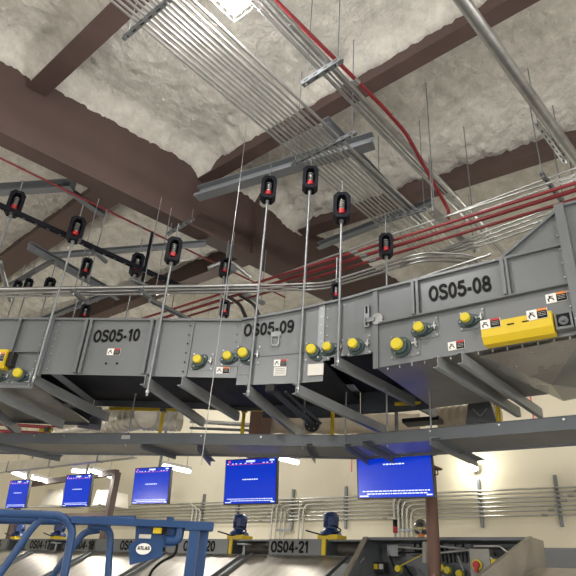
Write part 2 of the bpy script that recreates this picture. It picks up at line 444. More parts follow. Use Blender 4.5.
# --- section 11 (far left edge)
zb10 = zl(140, 376)
t = section('conveyor_section', 'grey overhead conveyor section cut off by the left edge, with a yellow chain guard', sl_(-60, 390)-.4, s_10L-.005, zb11, zb11, zt10, zt10, zb11+.03, 'pan')
rib(t, 10, 356, zl(12, 353), zt10); rib(t, -30, 356, zl(12, 353), zt10)
mb = MB(); ribbon(mb, sl_(-60, 356), s_10L-.03, zl(12, 355), zl(30, 353), zl(12, 355)+.01, zl(30, 353)+.01, 0, .035); mb.build('ledge_angle', 'grey', t)
bearing(21, 375, 5, t); bearing(0, 377, 3.5, t)
bolts_row(t, s_10L-.04, zb11+.03, zt10-.03, 9)
def guard(parent, px0, py0t, py0b, px1, lab, motor=True):
    s0, zt = loc(px0, py0t); zb = zl(px0, py0b); s1 = sl_(px1, (py0t+py0b)/2-(10 if px0 > 300 else 0))
    h = zt-zb; d = .11
    mb = MB(); e0 = pos(s0, 0, 0); pr = [(0, zb-.0), (d*.7, zb), (d, zb+h*.28), (d, zt-.01), (d-.02, zt), (0, zt)]
    mb.prism([pos(s0, z, o) for o, z in pr], pos(s1, 0, 0)-pos(s0, 0, 0))
    g = mb.build('chain_guard', 'yellow', parent)
    return g, s0, s1, zt, zb, d
g, a0, a1, zt, zb, d = guard(t, -40, 352, 370, 11, None)
warn_label(6, 361, 9, 9, g, 'orange', d+.003)
mb = MB(); ribbon(mb, a1+.005, a1+.06, zb+.03, zb+.03, zt-.02, zt-.02, 0, .08); mb.build('chain_guard_opening', 'black', t)

# --- section 10
def farz(px, py):
    s = sl_(px, py-30)
    lo, hi = 1., 2.6
    for _ in range(30):
        m = (lo+hi)/2
        if proj(pos(s, m, -WID))[1] > py: lo = m
        else: hi = m
    return lo
print('far', farz(120, 408), farz(290, 418), farz(380, 412), farz(440, 400))
t10 = section('conveyor_section', 'grey overhead conveyor section marked OS05-10', s_10L, s_10a, zb10, zb10, zt10, zt10, zb10+.16, 'navy', farz(120, 408))
for px in (74, 142): rib(t10, px, 373, zb10+.01, zt10, .035, .04)
for px in (79, 148): rib(t10, px, 373, zb10+.01, zt10, .03, .03)
mb = MB(); ribbon(mb, s_10L-.0, s_10L+.05, zb10-.03, zb10-.03, zt10+.01, zt10+.01, .0, .045); mb.build('joint_flange', 'grey', t10)
bolts_row(t10, s_10L+.1, zb10+.05, zt10-.05, 7)
section_text(94, 140, 336.5, 335, .135, 'OS05-10', t10)
warn_label(114, 352, 13, 6.5, t10)
for q in (106, 117):
    s, z = loc(q, 363.5); mb = MB(); disc(mb, pos(s, z, 0), frame_at(s)[2], .012, .003, 10); mb.build('hole_disc', 'ink', t10)  # small holes in the panel, drawn as dark discs
# --- plain section with two bearings
tt = section('conveyor_section', 'plain grey overhead conveyor section with two yellow bearing caps, left of the one marked OS05-09', s_10a+.004, s_10e-.004, zb10, zb10, zt10, zt10, zb10+.12, 'navy', farz(170, 409))
bolts_row(tt, s_10a-.03, zb10+.05, zt10-.05, 6, 'ink'); bolts_row(tt, s_10e-.045, zb10+.2, zt10-.05, 5, 'greyd')
mb = MB(); ribbon(mb, s_10a, s_10a+.012, zb10, zb10, zt10, zt10, 0, .02); mb.build('joint_flange', 'grey', tt)
bearing(199, 361.5, 4.8, tt, .8); bearing(228.5, 358, 4.8, tt, .3); warn_label(223, 370.5, 13, 6.5, tt, 'orange')
# --- section 9: power turn
t9 = section('conveyor_section', 'grey curved overhead conveyor section marked OS05-09', s_10e, s_9e, zb9, zb9+.02, zt10+.01, z9t, zb9+.22, 'navy', farz(270, 418))
section_text(244, 294, 330.5, 326, .135, 'OS05-09', t9)
mb = MB(); ribbon(mb, s_10e+.02, s_9e-.1, zl(250, 358), zl(310, 352), zl(250, 358)+.006, zl(310, 352)+.006, 0, .006); mb.build('panel_seam', 'greyd', t9)
mb = MB(); ribbon(mb, s_9e-.06, s_9e, zl(322, 352), zl(322, 352), z9t, z9t, 0, .012); mb.build('joint_flange', 'galvd', t9)
bolts_row(t9, s_9e-.03, zl(322, 350), z9t-.04, 6)
bearing(244, 355, 5.5, t9, -.9); bearing(313, 351.5, 5.5, t9, -.9)
for (px, py) in ((246, 365), (316, 361)):
    s, z = loc(px, py); ex, ey, nz = frame_at(s)
    MB().box(pos(s, z, .004), .13, .2, .006, ex, ey, nz).build('cover_plate', 'grey', t9)
warn_label(280.5, 363, 13, 6.5, t9)
s, z = loc(280, 371.5); ex, ey, nz = frame_at(s)
pl = MB().box(pos(s, z, .004), .12, .085, .004, ex, ey, nz).build('rating_plate', 'plate', t9)
mb = MB()
for k in range(4): mb.box(pos(s, z, .0065)+ey*(.025-k*.017), .09, .005, .001, ex, ey, nz)
mb.build('plate_text', 'greyd', pl)
s, z = loc(316, 370); ex, ey, nz = frame_at(s)
MB().box(pos(s, z, .012), .15, .11, .006, ex, ey, nz).build('rating_plate', 'plate', t9)
# latch with ring
s, z = loc(276, 337.5); ex, ey, nz = frame_at(s); c = pos(s, z, .005)
lt = MB().box(c+ey*.03, .10, .05, .02, ex, ey, nz).build('latch', 'galvd', t9)
ring = [c-ex*.035+nz*.02, c-ex*.035-ey*.07+nz*.025, c-ex*.02-ey*.095+nz*.025, c+ex*.02-ey*.095+nz*.025, c+ex*.035-ey*.07+nz*.025, c+ex*.035+nz*.02]
MB().tube(bend(ring, .03), .006, 6).build('latch_ring', 'galv', lt)
# --- short transition section
zbt0, zbt1 = zl(330, 357), zl(371, 352)
tx = section('conveyor_section', 'short grey overhead conveyor section between the curve and the one marked OS05-08', s_9e+.004, s_8-.004, zbt0, zbt1, z9t, zt8, zbt0+.1, 'navy', farz(350, 412))
bearing(329, 349, 4.8, tx, .3); bearing(355.5, 346, 5.2, tx, .4, True)
bolts_row(tx, s_9e+.03, zbt0+.03, z9t-.05, 6)
s, z = loc(368, 317); ex, ey, nz = frame_at(s); c = pos(s, z, .02)
lt = MB().box(c, .05, .22, .02, ex, ey, nz).build('slide_bracket', 'galvd', tx)
MB().box(c+nz*.012+ey*.06, .015, .07, .01, ex, ey, nz).build('bracket_slot', 'ink', lt)
MB().box(c+nz*.012-ey*.06, .015, .07, .01, ex, ey, nz).build('bracket_slot', 'ink', lt)
# --- section 8
zmid = zl(470, 306.5); zb8 = zl(460, 354); zt8b = zl(500, 258)
t8 = section('conveyor_section', 'large grey overhead conveyor section marked OS05-08 with a yellow chain guard', s_8, s_8e, zb8, zb8, zt8, zt8, zb8+.02, 'pan', zb8+.05)
mb = MB(); ribbon(mb, s_8+.06, s_8e, zmid, zmid, zmid+.008, zmid+.008, 0, .035); ribbon(mb, s_8+.06, s_8e, zmid, zmid, zmid+.02, zmid+.02, .03, .035); mb.build('ledge_angle', 'grey', t8)
mb = MB(); ribbon(mb, s_8, s_8+.05, zb8-.01, zb8-.01, zt8, zt8, 0, .02); mb.build('joint_flange', 'grey', t8)
bolts_row(t8, s_8+.035, zb8+.03, zt8-.03, 8)
for px, py in ((414, 318), (505, 296)): rib(t8, px, py, zmid+.02, zt8, .03, .045); rib(t8, px+4, py-1, zmid+.02, zt8, .025, .03)
section_text(429, 491, 294.5, 283, .15, 'OS05-08', t8)
bearing(400, 346.5, 6.5, t8, .8, True); bearing(421.5, 329.5, 5.6, t8, .1); bearing(468, 320.5, 5.6, t8, .1)
warn_label(456.5, 345.5, 17, 8.5, t8); warn_label(556.5, 297.5, 22, 9.5, t8, 'orange')
s, z = loc(378.5, 320); ex, ey, nz = frame_at(s)
mb = MB(); disc(mb, pos(s, z, .02), nz, .055, .012, 20); o_ = mb.build('round_latch', 'galv', t8)
MB().box(pos(s, z, .03)-ex*.06, .08, .04, .03, ex, ey, nz).build('latch_tab', 'galvd', t8)
# raised triangular gusset
sg0 = sl_(503, 256); sg1 = s_8e; zg = zl(556, 212)
mb = MB(); ribbon(mb, sg0, sg1, zt8+.02, zt8+.02, zt8+.021, zg, -.004, 0, 1); mb.build('raised_gusset', 'grey', t8)
mb = MB(); ribbon(mb, sg0, sg1, zt8+.015, zg-.01, zt8+.04, zg+.02, -.03, .03, 1); mb.build('gusset_flange', 'grey', t8)
g, a0, a1, zt, zb, d = guard(t8, 485, 328, 349, 556, None)
warn_label(495, 329, 20, 9, g, 'redl', d+.003); warn_label(541, 320, 21, 10, g, 'orange', d+.003)
mb = MB(); sA = loc(511, 326)[0]; zA = (zt+zb)/2+.03
for k in (0, .11): mb.tube([pos(sA+k, zA, d+.002), pos(sA+k+.05, zA, d+.002)], .005, 6)
mb.each('guard_slot', 'ink', g)
mb = MB(); ribbon(mb, a1+.01, a1+.13, zb+.03, zb+.03, zt-.01, zt-.01, 0, .06); ob = mb.build('motor_mount', 'grey', t8)
mb = MB(); ribbon(mb, a1+.025, a1+.115, zb+.05, zb+.05, zt-.03, zt-.03, .05, .065); ob = mb.build('opening', 'ink', ob)
mb = MB(); disc(mb, pos(a1+.07, (zt+zb)/2+.0, .062), frame_at(a1)[2], .035, .012, 8); disc(mb, pos(a1+.07, (zt+zb)/2+.0, .07), frame_at(a1)[2], .015, .03, 8); mb.build('sprocket', 'greyd', t8)
mb = MB(); s_ = s_8+.2
mb2 = MB()
for k in range(14):
    s_ = s_8+.12+k*(s_8e-s_8-.2)/13
    mb2.tube([pos(s_, zb8+.01, -.02), pos(s_, zb8-.025, -.02)], .007, 6)
mb2.each('bottom_bolt', 'galv', t8)
# twisted stainless deflector under section 8
q = [pos(sl_(478, 350)-.02, zb8-.005, -.1), pos(s_8e, zb8-.005, -.05), pos(s_8e, zb8-.12, -1.0), pos(sl_(525, 345), zb8-.1, -1.2), pos(sl_(478, 350)+.05, zb8-.01, -.6)]
cc = pos(sl_(530, 340), zb8-.16, -.55)
mb = MB()
for i in range(5): mb.prism([q[i], q[(i+1) % 5], cc], V((0, 0, .004)))
mb.build('deflector_plate', 'defl', t8)
# --- tall hood at the right edge
zh = zl(566, 207)
th = section('conveyor_section', 'tall grey conveyor hood section at the right edge, beyond the yellow guard', s_8e+.004, s_8e+2.2, zb8, zb8, zh, zh, zb8-.02, 'steel', zb8)
mb = MB(); ribbon(mb, s_8e-.02, s_8e+.05, zb8, zb8, zh+.02, zh+.02, .0, .05); mb.build('corner_post', 'grey', th)
bolts_row(th, s_8e-.035, zb8+.1, zt8+.1, 7)

# ------------------------------------------------------------------ cross channels under the conveyors
def cprof(w, h, t=.006): return [(0, 0), (w, 0), (w, t), (t, t), (t, h-t), (w, h-t), (w, h), (0, h)]
chan = [((33, 377), (110, 413), 'right end near the yellow rail at far left'), ((-5, 393), (65, 420), 'second from the left edge'), ((-30, 408), (22, 428), 'nearest the left edge of the photo'),
        ((148, 375), (205, 418), 'below the number OS05-10'), ((185, 373), (240, 412), 'below the plain section with two caps'), ((250, 385), (302, 430), 'below the letters OS05-09, left one'),
        ((298, 382), (388, 426), 'under the curved section, ending near the largest screen'), ((337, 361), (436, 408), 'under the short section left of OS05-08'),
        ((440, 358), (520, 407), 'left one of the close pair below OS05-08'), ((464, 353), (542, 408), 'right one of the close pair below OS05-08'), ((-60, 372), (-10, 405), 'just outside')]
chz = {}
for i, (a, b, w) in enumerate(chan[:-1]):
    s, z = loc(*a) if a[0] >= -40 else loc(-40, a[1])
    zc = zb8 if a[0] > 420 else (zb9 if 245 < a[0] < 320 else (zbt0 if a[0] > 320 else (zb11 if a[0] < 30 else zb10)))
    p = pos(s, zc, .05); d = az_(*b, zc); n = pnorm(s); e = V((-n.x, -n.y, 0))
    q = V((d.x, d.y, 0))
    zz = zc-.10
    pr_ = cprof(.045, .095)
    if i < 99: pr_ = [(-x_, y_) for x_, y_ in pr_]
    mb = MB(); mb.profile(P3(p.x, p.y, zz), P3(q.x, q.y, zz), pr_)
    o = mb.build('support_channel', 'chan'); tag(o, 'grey cross channel under the conveyor, '+w, 'channel', 'cross channels under the conveyors')
    chz[i] = (p, q, zz)
# black drive shaft with round end plate under OS05-09
p = pos(sl_(272, 383), zb9-.04, .02); q = az_(312, 424, zb9-.1); ns = pnorm(sl_(272, 383)); 
t = thing('tension_roller', 'black roller bar hanging under OS05-09 ending in a round bolted plate', 'roller', (p+q)/2)
d = (q-p).normalized(); sd = d.cross(V((0, 0, 1))).normalized()
MB().tube([p, q], .032, 14).build('roller', 'slate', t)
MB().tube([p+sd*.1+d*.1, q+sd*.1], .012, 8).build('side_bar', 'slate', t)
e = MB(); disc(e, q, d, .085, .02, 24); ep = e.build('end_plate', 'black', t)
mb = MB(); nu = sd.cross(d)
for k in range(6):
    a = k*math.pi/3; disc(mb, q-d*.008+(sd*math.cos(a)+nu*math.sin(a))*.058, d, .007, .036, 6)
mb.each('plate_bolt', 'galv', ep)
e = MB().box(p, .09, .05, .07, sd, d, nu).build('bracket', 'black', t)

# ------------------------------------------------------------------ spring hangers
def hanger(P, zbot, label, k=1., face=None, m='iso', topz=None, rr=.0125):
    t = thing('spring_hanger', label, 'hanger', P3(P.x, P.y, zbot), 'spring hangers with steel rods')
    n = (face or V((-P.x, -P.y, 0))).normalized(); n = V((n.x, n.y, 0)).normalized(); e = V((-n.y, n.x, 0)); u = V((0, 0, 1))
    h, w, d = .30*k, .17*k, .13*k
    def ring(sc): 
        a, b = w/2*sc, h/2*(1-(1-sc)*w/h)
        return [(-a, -b+w*.28), (-a*.55, -b), (a*.55, -b), (a, -b+w*.28), (a, b-w*.28), (a*.55, b), (-a*.55, b), (-a, b-w*.28)]
    O, I = ring(1), ring(.58)
    mb = MB()
    for i in range(8):
        j = (i+1) % 8
        def pt(q, dd): return P+e*q[0]+u*q[1]+n*dd
        mb.hexa([pt(O[i], -d/2), pt(O[j], -d/2), pt(I[j], -d/2), pt(I[i], -d/2), pt(O[i], d/2), pt(O[j], d/2), pt(I[j], d/2), pt(I[i], d/2)])
    mb.prism([P+e*q[0]+u*q[1]-n*(d/2) for q in ring(.9)], -n*.004)
    mb.build('housing', m, t)
    sp = []
    for a in range(61):
        th = a/60*2*math.pi*5; sp.append(P+u*(-.03*k+a/60*.115*k)+e*math.cos(th)*.03*k+n*(math.sin(th)*.03*k+.01))
    MB().tube(sp, .0055*k, 5).build('coil_spring', 'galv', t)
    MB().tube([P+u*(-.085*k)+n*.01, P-u*.035*k+n*.01], .038*k, 14).build('rubber_pad', 'redb', t)
    rd = MB().tube([P3(P.x, P.y, zbot), P-u*(h/2-.01)], rr, 8).build('rod', 'galvd', t)
    mb = MB(); disc(mb, P-u*(h/2+.03), u, .022*k, .035, 6); disc(mb, P3(P.x, P.y, zbot+.03), u, .02, .02, 6); mb.each('nut', 'galv', rd)
    if topz: MB().tube([P+u*(h/2-.01), P3(P.x, P.y, topz)], .008, 6).build('upper_rod', 'galvd', t)
    return t
HG = [((250, 390), 190, 1.0, 'standing left of OS05-09, rod crossing its first letters'), ((300, 387), 180, 1.0, 'highest one, rod passing right of OS05-09'),
      ((340, 360), 208, 1.05, 'rightmost of the front row, below the conduit bundle'), ((150, 390), 251, .95, 'with rod ending right of OS05-10'),
      ((38, 376), 230, .98, 'on the black bar, rod passing left of OS05-10'), ((-46, 389), 204, 1.02, 'nearest the left edge, on the black bar')]
HP = []
for (b, yt, k, w) in HG:
    bx = b[0]; s, z = loc(bx, b[1]); p = pos(s, z, .055)
    zt = zfor(0, yt, p.x, p.y); zb_ = zfor(0, b[1]+6, p.x, p.y)
    P = P3(p.x, p.y, zt); HP.append(P)
    hanger(P, zb_, 'black spring hanger, '+w, k, topz=zt+.35)
FH = [((137, 265), 3.6, .95, 'behind the black bar above OS05-10'), ((86, 268), 3.7, .85, 'second row, between two front rods at left'),
      ((49, 287), 3.7, .85, 'low one beside the grey truss bars at left'), ((28, 286), 3.8, .7, 'small, close to the left edge over the long pipes'),
      ((85, 313), 3.1, .7, 'just above the panel left of OS05-10'), ((17, 288), 3.8, .7, 'tiny, furthest left over the long pipes'), ((386, 246), 3.5, .9, 'behind the red pipes, above OS05-08'),
      ((336, 292), 2.75, .6, 'small one just over the curved section'), ((225, 268), 3.6, .8, 'left of the first tall rod in front of the girder'), ((225, 309), 2.7, .6, 'low, above the plain section with two caps')]
for (c, z, k, w) in FH:
    P = az_(*c, z); s_near = None
    hanger(P, zB+.45 if z > 3 else zB+.3, 'small black spring hanger, '+w, k, topz=z+.4, rr=.01)

# ------------------------------------------------------------------ helper for services
def pipe(a, b, r, name, label, cat, m='galv', grp=None, n=8, ext=(0, 0), coup=None):
    a, b = V(a), V(b); d = (b-a).normalized(); a -= d*ext[0]; b += d*ext[1]
    if coup is None:
        o = MB().tube([a, b], r, n).build(name, m); return tag(o, label, cat, grp)
    t = thing(name, label, cat, (a+b)/2, grp)
    MB().tube([a, b], r, n).build('pipe_run', m, t)
    mb = MB(); L = (b-a).length
    for k in coup: mb.tube([a+d*(L*k-.045), a+d*(L*k+.045)], r*1.25, n)
    mb.each('coupling', 'galv' if m != 'red' else 'galvd', t)
    return t
ORD = ['first', 'second', 'third', 'fourth', 'fifth', 'sixth', 'seventh', 'eighth', 'ninth', 'tenth', 'eleventh', 'twelfth']
# wide conduit bundle (runs along X)
zc = 4.5
yl = at(192, 72, 2, zc).y; yr = at(384, 183, 2, zc).y
NB = 11
fr = [0, .09, .2, .3, .39, .49, .57, .66, .76, .87, 1.0]
for i in range(NB):
    y = yl+(yr-yl)*fr[i]-.02; dz = .0
    x1 = [6.1, 6.4, 6.4, 6.45, 6.5, 6.5, 6.5, 6.6, 6.6, 6.7, 6.8][i]
    pipe((-2.5, y, zc+.02), (x1, y, zc+.02), .0125 if i not in (8, 10) else .017, 'conduit', 'slim galvanised ceiling conduit, %s from the left edge of the wide bundle' % ORD[i], 'conduit', 'galv', 'wide conduit bundle on the ceiling', coup=(.31+.017*i, .62+.012*i))
def trapeze(pa, pb, z, name_l, rods=None, m='galvd', size=.042, w=.04, holes=True, sag=0):
    a, b = (az_(*pa, z), az_(*pb, z)) if not isinstance(pa, V) else (pa, pb)
    t = thing('trapeze_hanger', name_l, 'trapeze hanger', (a+b)/2, 'strut trapeze hangers')
    MB().profile(a, b, [(-w/2, -size), (w/2, -size), (w/2, 0), (w/2-.005, 0), (w/2-.005, -size+.005), (-w/2+.005, -size+.005), (-w/2+.005, 0), (-w/2, 0)]).build('strut_channel', m, t)
    if rods is None: rods = foam_z((a.x+b.x)/2, (a.y+b.y)/2)
    d = (b-a).normalized()
    for p, s in ((a, 1), (b, -1)):
        q = p+d*.05*s
        r_ = MB().tube([q-V((0, 0, size+.03)), P3(q.x, q.y, rods)], .006, 6).build('threaded_rod', 'galvd', t)
        mb = MB(); disc(mb, q-V((0, 0, size+.022)), V((0, 0, 1)), .014, .02, 6); mb.each('nut', 'galv', r_)
    if holes:
        L = (b-a).length; k = int(L/.1); mb = MB(); sd = d.cross(V((0, 0, 1))).normalized()
        for i in range(k):
            c = a+d*(L*(i+.5)/k)
            mb.box(c-V((0, 0, size+.0005)), .05, .012, .001, d, sd)
            mb.box(c-sd*(w/2+.0005)-V((0, 0, size/2)), .05, .001, .012, d, sd)
            mb.box(c+sd*(w/2+.0005)-V((0, 0, size/2)), .05, .001, .012, d, sd)
        mb.each('strut_slot', 'ink', t)
    return t
trapeze((292, 163), (356, 131), 4.5, 'galvanised strut trapeze under the middle of the wide conduit bundle')
trapeze((124, 37), (172, -4), 4.5, 'perforated strut trapeze under the wide conduit bundle at the top left')
trapeze((376, 222), (428, 207), 4.5, 'galvanised strut trapeze under the far end of the wide conduit bundle')
# pipe pair and red sprinkler branch
zp = 4.62
for (px, py, r, w) in ((250, 0, .02, 'narrower left one of the two beside the red branch'), (266, 0, .033, 'thicker one of the two beside the red branch')):
    a = az_(px, py, zp); pipe((a.x-2.5, a.y, zp+r), (7.2, a.y, zp+r), r, 'ceiling_pipe', 'galvanised ceiling pipe, '+w, 'pipe', 'galv', 'pair of ceiling pipes', 12, coup=(.35+.03*(px > 255), .62, .8))
a = az_(258, 0, zp); pipe((a.x-2.5, a.y, zp+.012), (7.2, a.y, zp+.012), .011, 'conduit', 'thin conduit squeezed between the two ceiling pipes', 'conduit', 'galvd')
trapeze((303, 82), (342, 57), zp, 'short slotted strut carrying the ceiling pipe pair beside the red branch', size=.06, w=.05)
rp = [az_(262, -13, 4.8), az_(339, 63, 4.8), az_(384, 108, 4.8), az_(406, 133, 4.75), az_(449, 211, 4.3), az_(448, 219, 4.05)]
t = thing('sprinkler_branch_pipe', 'bent red sprinkler pipe descending from the top centre to the red mains', 'pipe', rp[2])
MB().tube(bend(rp, .1), .021, 10).build('pipe_run', 'red', t)
mb = MB()
for q in ((356, 81), (393, 117)): p = az_(*q, 4.8); dd = (rp[1]-rp[0]).normalized(); mb.tube([p-dd*.04, p+dd*.04], .031, 10)
mb.each('clamp', 'galv', t)
# large pipe at right
a = az_(462, 0, 4.3); b = az_(578, 163, 4.3)
_d = (b-a).normalized()
pipe(a-_d*2, b+_d*2.2, .056, 'large_pipe', 'thick smooth galvanised pipe running down the upper right', 'pipe', 'galv', None, 24)
a = az_(536, 121, 4.75); b = az_(565, 161, 4.75)
trapeze(a, b, 4.75, 'slotted strut brace beside the thick pipe at the right', size=.035, w=.05, rods=5.6, m='galv')
for (p, q, z, w) in (((427, 100), (429, 230), 4.6, 'left of the bent red pipe end'), ((465, 140), (466, 215), 4.6, 'between the bent red pipe and the thick pipe'), ((146, 168), (140, 170), 4.6, 'x')):
    if w == 'x': continue
    top = az_(*p, 5.7); zz = zfor(0, q[1], top.x, top.y)
    o = MB().tube([P3(top.x, top.y, foam_z(top.x, top.y)+.05), P3(top.x, top.y, zz)], .007, 6).build('hanger_rod', 'galvd')
    tag(o, 'thin rod dropping from the ceiling, '+w, 'rod', 'thin ceiling rods')
# long thin wire from ceiling to below the conveyor
p = az_(243, 145, 5.4); q = pos(*loc(217, 372), .35)
a = az_(241, 140, 4.6)
s_, z_ = loc(212, 385)
pb_ = az_(213, 375, 1.7); zb_ = zfor(0, 465, pb_.x, pb_.y); zt_ = 5.5
top = V((pb_.x, pb_.y, 0))
o = MB().tube([P3(pb_.x, pb_.y, 5.9), P3(pb_.x+.01, pb_.y-.01, 3.5), P3(pb_.x, pb_.y, zb_)], .004, 5).build('hanging_cable', 'galv')
tag(o, 'thin hanging cable crossing the plain conveyor section from ceiling to below', 'cable')
# red sprinkler mains (run along Y)
for i, (y0, y1, r) in enumerate(((303, 183, .017), (309, 190, .022), (315, 199, .017))):
    a = az_(192, y0, 3.6); b = az_(576, y1, 3.6)
    pipe(a, b, r, 'sprinkler_main', 'red sprinkler main crossing behind the hangers, %s of three' % ('topmost', 'middle', 'lowest')[i], 'pipe', 'red', 'red sprinkler mains', 10, (4.5, 2.0), coup=(.62+.01*i,))
a = P3(1.0, girY(1.0)+.22, 4.6); b = P3(4.9, girY(4.9)+.22, 4.6)
a = az_(0, 158, 4.6); b = az_(272, 291, 4.6)
pipe(a, b, .014, 'sprinkler_line', 'thin red pipe clipped along the lower edge of the deep girder', 'pipe', 'red', None, 8, (1.5, .3), coup=(.55, .8))
# grey conduits behind the OS05-08 top
def run(pxs, z, r, label, name='conduit', m='galv', grp='grey conduits above the conveyors', ext=0, cat='conduit', rad=.15):
    P = [az_(x, y, z) if not isinstance(z, (list, tuple)) else az_(x, y, z[i]) for i, (x, y) in enumerate(pxs)]
    if ext: P[-1] += (P[-1]-P[-2]).normalized()*ext
    o = MB().tube(bend(P, rad), r, 8).build(name, m); return tag(o, label, cat, grp)
run([(200, 304), (384, 237), (576, 174)], 3.9, .013, 'thin straight conduit just above the red mains', ext=1.5)
run([(430, 222), (576, 168)], 4.1, .012, 'thin conduit above the red mains, highest of those at the right edge', ext=1.5)
run([(470, 215), (576, 178)], 4.1, .012, 'thin conduit hugging the top red main at the right edge', ext=1.5)
for i, (ya, yb, yc) in enumerate(((283, 252, 255), (286, 256, 259), (289, 260, 263))):
    run([(215, ya+4), (325, ya), (424, yb), (474, yc), (500, yc+22)], 3.4, .013, 'bent conduit behind the top of OS05-08, %s of three side by side' % ('highest', 'middle', 'lowest')[i], ext=.5)
run([(375, 296), (384, 290), (480, 258)], 2.78, .013, 'bright conduit lying along the top edge of OS05-08', ext=.1, rad=.04)
for i in range(4):
    run([(400, 262-i*1.5+6), (475, 236+i*4), (576, 199+i*5)], 3.75, .012, 'thin conduit below the red mains, %s of four at the right' % ('highest', 'second', 'third', 'lowest')[i], ext=1.4)
# struts crossing the mains
trapeze(az_(430, 207, 3.85), az_(476, 248, 3.85), 3.85, 'light strut channel crossing diagonally under the red mains', rods=4.6, size=.06, w=.075, m='galv', holes=False)
trapeze(az_(540, 170, 4.0), az_(566, 206, 4.0), 4.0, 'strut rack carrying the red mains at the right edge', rods=5.0, size=.04)
trapeze(az_(225, 283, 3.75), az_(264, 302, 3.75), 3.75, 'grey strut crossing under the red mains below the deep girder', rods=4.6, size=.05, w=.05, m='galvd', holes=False)
# support steel (painted dark grey) above the hangers
def steel(pa, pb, z, w, h, label, m='beamg', double=False):
    a, b = az_(*pa, z), az_(*pb, z); mb = MB()
    mb.profile(a, b, [(-w/2, 0), (w/2, 0), (w/2, .008), (-w/2+.008, .008), (-w/2+.008, h-.008), (w/2, h-.008), (w/2, h), (-w/2, h)])
    if double: mb.profile(a+V((0, 0, -.045)), b+V((0, 0, -.045)), [(-w*.8, 0), (w*.8, 0), (w*.8, .04), (-w*.8, .04)])
    o = mb.build('support_beam', m); return tag(o, label, 'steel beam', 'grey support beams under the roof')
steel((197, 196), (373, 143), 4.75, .09, .14, 'long dark grey beam under the roof carrying the two tallest hangers', double=True)
steel((325, 124), (420, 225), 4.95, .1, .1, 'dark grey channel rising behind the wide conduit bundle')
steel((318, 249), (432, 205), 4.7, .08, .1, 'dark grey beam behind the rightmost front hanger')
steel((-10, 194), (72, 189), 4.75, .12, .14, 'pale grey beam at the left edge above the first hanger')
steel((60, 186), (104, 217), 4.8, .1, .06, 'short dark grey strut plate under the brown beam at left')
steel((28, 249), (118, 300), 4.2, .07, .12, 'dark grey beam sloping down behind the left hangers')
steel((50, 258), (205, 246), 4.5, .06, .09, 'grey beam running level behind the black bar')
steel((-10, 298), (53, 262), 3.9, .06, .05, 'light grey strut rising to the right at the left edge', 'galvd')
steel((40, 322), (112, 294), 3.4, .06, .06, 'light grey strut rising just above the conveyor at left', 'galvd')
steel((100, 222), (194, 222), 0, 0, 0, 'x') if False else None
# black perforated bar
a, b = az_(-8, 202, 3.55), az_(186, 289, 3.55)
t = thing('perforated_bar', 'long black perforated bar joining the two left front hangers', 'bar', (a+b)/2)
MB().bar(a, b, .05, .05).build('bar', 'iso', t)
mb = MB(); d = (b-a).normalized()
for k in range(18):
    c = a.lerp(b, (k+.5)/18); mb.box(c-V((0, 0, .026)), .03, .015, .002, d, d.cross(V((0, 0, 1))))
mb.each('bar_perforation', 'galvd', t)  # thin paler plates standing for the bar's perforations
for (pa, pb, z, w) in (((152, 237), (146, 275), 4.1, 'a'), ):
    top = az_(153, 232, 4.5); mb = MB().bar(top, P3(top.x, top.y, 3.7), .02, .05, V((1, 0, 0)))
    tag(mb.build('flat_hanger', 'iso'), 'black vertical flat strap beside the hanger behind the black bar', 'strap')
trapeze(az_(168, 233, 4.45), az_(194, 217, 4.45), 4.45, 'short bright strut clamped under the deep girder near the hanger by OS05-10', rods=4.6, size=.04)
# long level pipes at left
for i, (y0, y1, r) in enumerate(((289.5, 286, .022), (293.5, 289, .022), (297, 292.5, .014))):
    a, b = az_(-20, y0, 3.05), az_(215, y1, 3.05)
    pipe(a, b, r, 'level_pipe', 'galvanised pipe running level above the left conveyors, %s of three' % ('top', 'middle', 'lowest')[i], 'pipe', 'galv', 'level pipes at left', 8, (1.5, .5), coup=(.3, .7))
for (x0, x1, w) in ((72, 86, 'left'), (140, 156, 'right')):
    a, b = az_(x0, 288, 3.0), az_(x1, 301, 3.0)
    trapeze(a, b, 3.0, 'small strut saddle under the level pipes at left, %s one' % w, rods=4.3, size=.04, holes=False)
for i, (pa, pb, z, w) in enumerate((((130, 279), (160, 292), 3.3, 'near the middle of the level pipes'), ((150, 300), (190, 320), 2.9, 'just over the conveyor right of OS05-10'), ((88, 246), (106, 262), 3.9, 'right of the second black bar hanger'), ((0, 262), (10, 300), 3.5, 'at the left edge'))):
    run([pa, pb], z, .03, 'grey tube brace in the steelwork, '+w, 'tube_brace', 'galvd', 'grey tube braces', cat='brace')
c = az_(228, 268, 3.75)
t = thing('pipe_clamp_assembly', 'cluster of grey pipe clamps on the level pipes below the deep girder', 'clamp', c)
MB().box(c, .16, .12, .1).build('clamp_body', 'galvd', t)
MB().bar(c+V((0, 0, -.3)), c+V((0, 0, .35)), .05, .05, V((1, 0, 0))).build('clamp_post', 'greyd', t)
MB().tube(bend([c+V((-.2, .15, -.05)), c+V((0, 0, .12)), c+V((.25, -.2, -.1))], .1), .03, 8).build('elbow_pipe', 'galv', t)
# flexible black hoses in front of the bright wall
for i, (x, w) in enumerate(((236, 'left'), (250, 'right'))):
    run([(x-10, 296), (x+4, 304), (x+10, 318)], [3.3, 3.1, 2.75], .022, 'black flexible hose arching down behind OS05-09, %s one' % w, 'flexible_hose', 'black', 'black hoses behind the curve', cat='hose', rad=.2)

